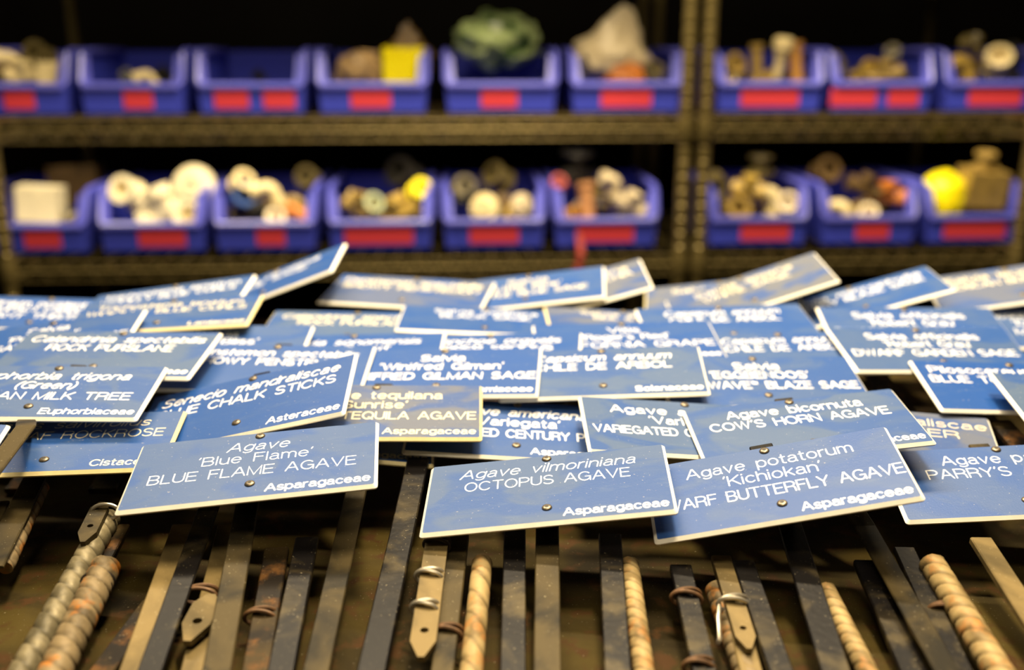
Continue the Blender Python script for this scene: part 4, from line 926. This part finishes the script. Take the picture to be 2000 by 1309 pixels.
def shape(kind, col):
    key = (kind, col)
    if key in CACHE:
        return CACHE[key]
    mb = MB()
    rot = lambda ax, d: Matrix.Rotation(math.radians(d), 4, ax)
    if kind == 'elbow':
        pts = [(-.42, 0, -.12)] + [(-.12 + .24 * math.sin(a), 0, -.12 + .24 * (math.cos(a)) - .24 + .24) for a in [0]]
        pts = [(-.45, 0, .16), (-.1, 0, .16)] + [(-.1 + .26 * math.sin(a), 0, -.10 + .26 * math.cos(a)) for a in (.3, .6, .9, 1.2)] + [(.16, 0, -.10), (.16, 0, -.45)]
        mb.tube(pts, .20, 14)
        mb.lathe([(.26, -.1), (.26, .1), (.18, .1)], 14, Matrix.Translation((-.42, 0, .16)) @ rot('Y', -90))
        mb.lathe([(.26, -.1), (.26, .1), (.18, .1)], 14, Matrix.Translation((.16, 0, -.42)) @ rot('Y', 180))
    elif kind == 'tee':
        mb.tube([(-.48, 0, 0), (.48, 0, 0)], .20, 14)
        mb.tube([(0, 0, 0), (0, -.1, .42)], .20, 14)
        for m_ in (Matrix.Translation((-.42, 0, 0)) @ rot('Y', -90), Matrix.Translation((.42, 0, 0)) @ rot('Y', 90), Matrix.Translation((0, -.09, .38))):
            mb.lathe([(.26, -.1), (.26, .1), (.18, .1)], 14, m_)
    elif kind == 'coupling':
        mb.lathe(ring_prof(.42, .72, .14), 18, rot('X', 62) @ rot('Z', 20))
    elif kind == 'flange':
        mb.lathe([(.12, .16), (.12, -.16), (.5, -.12), (.5, 0), (.30, .05), (.28, .16), (.13, .16)], 22, rot('X', 80))
    elif kind == 'pipe':
        mb.lathe([(.30, -1.0), (.36, -1.0), (.36, -.8), (.28, -.78), (.28, .78), (.36, .8), (.36, 1.0), (.24, 1.0), (.24, .7)], 16, rot('X', -6))
    elif kind == 'sprinkler':
        mb.lathe([(.20, -.9), (.22, 0.0), (.30, .05), (.30, .3), (.42, .34), (.42, .75), (.34, .82), (.1, .84)], 16)
    elif kind == 'cap':
        mb.lathe([(.5, -.42), (.5, .05), (.46, .10), (.44, .24), (.30, .38), (.14, .42), (.13, .5), (.05, .52)], 20, rot('X', 18))
        for i in range(12):
            a = i * PI / 6
            mb.box((.46, -.03, -.40), (.54, .03, .04), 0, rot('X', 18) @ rot('Z', math.degrees(a)))
    elif kind == 'valve':
        mb.tube([(-.48, 0, -.2), (.48, 0, -.2)], .18, 14)
        mb.lathe([(.26, -.34), (.28, 0), (.16, .06), (.10, .3)], 14)
        mb.tube([(.34 * math.cos(a * PI / 8), .34 * math.sin(a * PI / 8), .34) for a in range(16)], .07, 8, True)
        mb.box((-.34, -.04, .30), (.34, .04, .36)); mb.box((-.04, -.34, .30), (.04, .34, .36))
    elif kind == 'box':
        mb.box((-.5, -.35, -.42), (.5, .35, .42))
        mb.box((-.505, -.355, .34), (.505, .355, .43))
        mb.box((-.08, -.36, -.42), (.08, -.35, .35))
    elif kind == 'bag':
        import bmesh
        bm = bmesh.new()
        bmesh.ops.create_icosphere(bm, subdivisions=4, radius=.5)
        sd = sum(map(ord, col))
        for v in bm.verts:
            n = v.co.normalized()
            r = 1 + .30 * noise.noise(n * 2.2 + Vector((sd, 0, 0))) + .16 * abs(noise.noise(n * 6 + Vector((0, sd, 0)))) + .08 * noise.noise(n * 14)
            v.co = n * .5 * r
            if n.z > .2 and col in ('ivory', 'umber'):
                k = (n.z - .2) / .8
                v.co.z += .38 * k ** 2; v.co.x *= 1 - .55 * k; v.co.y *= 1 - .55 * k
                v.co.x += .10 * k
        mb.v = [tuple(v.co) for v in bm.verts]
        mb.f = [tuple(x.index for x in f.verts) for f in bm.faces]
        mb.m = [0] * len(mb.f)
        bm.free()
    nm = {'elbow': 'pipe_elbow', 'tee': 'pipe_tee', 'coupling': 'pipe_coupling', 'flange': 'pipe_flange', 'pipe': 'short_pipe', 'sprinkler': 'sprinkler_head', 'cap': 'pipe_plug',
          'valve': 'valve', 'box': 'small_box', 'bag': 'plastic_bag'}[kind]
    me = mb.mesh(nm, FIT[col], kind != 'box')
    lo = min(v[2] for v in mb.v); hi = max(v[2] for v in mb.v)
    CACHE[key] = (me, nm, lo, hi)
    return CACHE[key]


CATN = {'pipe_elbow': 'pipe fitting', 'pipe_tee': 'pipe fitting', 'pipe_coupling': 'pipe fitting', 'pipe_flange': 'pipe fitting', 'short_pipe': 'pipe', 'sprinkler_head': 'sprinkler', 'pipe_plug': 'plug',
        'valve': 'valve', 'small_box': 'box', 'plastic_bag': 'bag'}
rnd = random.Random(11)
seen = {}
for n_, (row, bi, kind, col, X, Y, Z, S) in enumerate(ITEMS):
    me, nm, lo, hi = shape(kind, col)
    floor_z = SHELF_H[row] + .006
    x0, x1, _ = BINS[row][1][bi]
    X = min(max(X, x0 + S * .45), x1 - S * .45)
    o = bpy.data.objects.new(nm, me)
    C.objects.link(o)
    S *= 1.08
    Yw = Y + S * .35
    if kind == 'bag':
        Z -= .042 if col == 'green' else .020
    if kind == 'box' and col == 'umber':
        Yw += .12
    zc = max(Z, floor_z + .005 - lo * S)
    o.location = SM @ Vector((X, Yw, zc))
    o.rotation_euler = (rnd.uniform(-.2, .2), rnd.uniform(-.5, .5) if kind in ('elbow', 'tee', 'coupling') else rnd.uniform(-.08, .08), YAW + rnd.uniform(-.6, .6) if kind != 'box' else YAW + .05)
    o.scale = (S, S, S)
    if kind == 'bag':
        o.scale = (S * .86, S * .55, S * (.50 if col == 'green' else .62))
    order = seen.setdefault((row, bi, nm, col), [])
    order.append((X, o))
    o['category'] = CATN[nm]
for (row, bi, nm, col), lst in seen.items():
    lst.sort(key=lambda t: t[0])
    kind_words = nm.replace('_', ' ')
    for j, (x, o) in enumerate(lst):
        pos = '' if len(lst) == 1 else (', left one' if j == 0 else (', right one' if j == len(lst) - 1 else ', middle one'))
        o['label'] = '%s %s in the %s%s' % (col, kind_words, SHORT[row][bi], pos)
        o['group'] = 'things in the ' + SHORT[row][bi]

# red strap hanging from a lower bin
mb = MB()
x0 = BINS[1][1][5][0] + .05
sweep(mb, [(x0, BINS[1][0] - .004, SHELF_H[1] + .03), (x0 - .004, -.010, SHELF_H[1] + .003), (x0 - .012, -.013, SHELF_H[1] - .03), (x0 - .03, -.010, SHELF_H[1] - .12)], [(1, 0, 0)] * 4, .012, .0012)
o = mb.build('hanging_strap', plain('dark_red_webbing', (0.16, 0.012, 0.006), .6))
o.matrix_world = SM
tag(o, 'dark red strap hanging over the shelf edge below the bin with the red cap', 'strap')
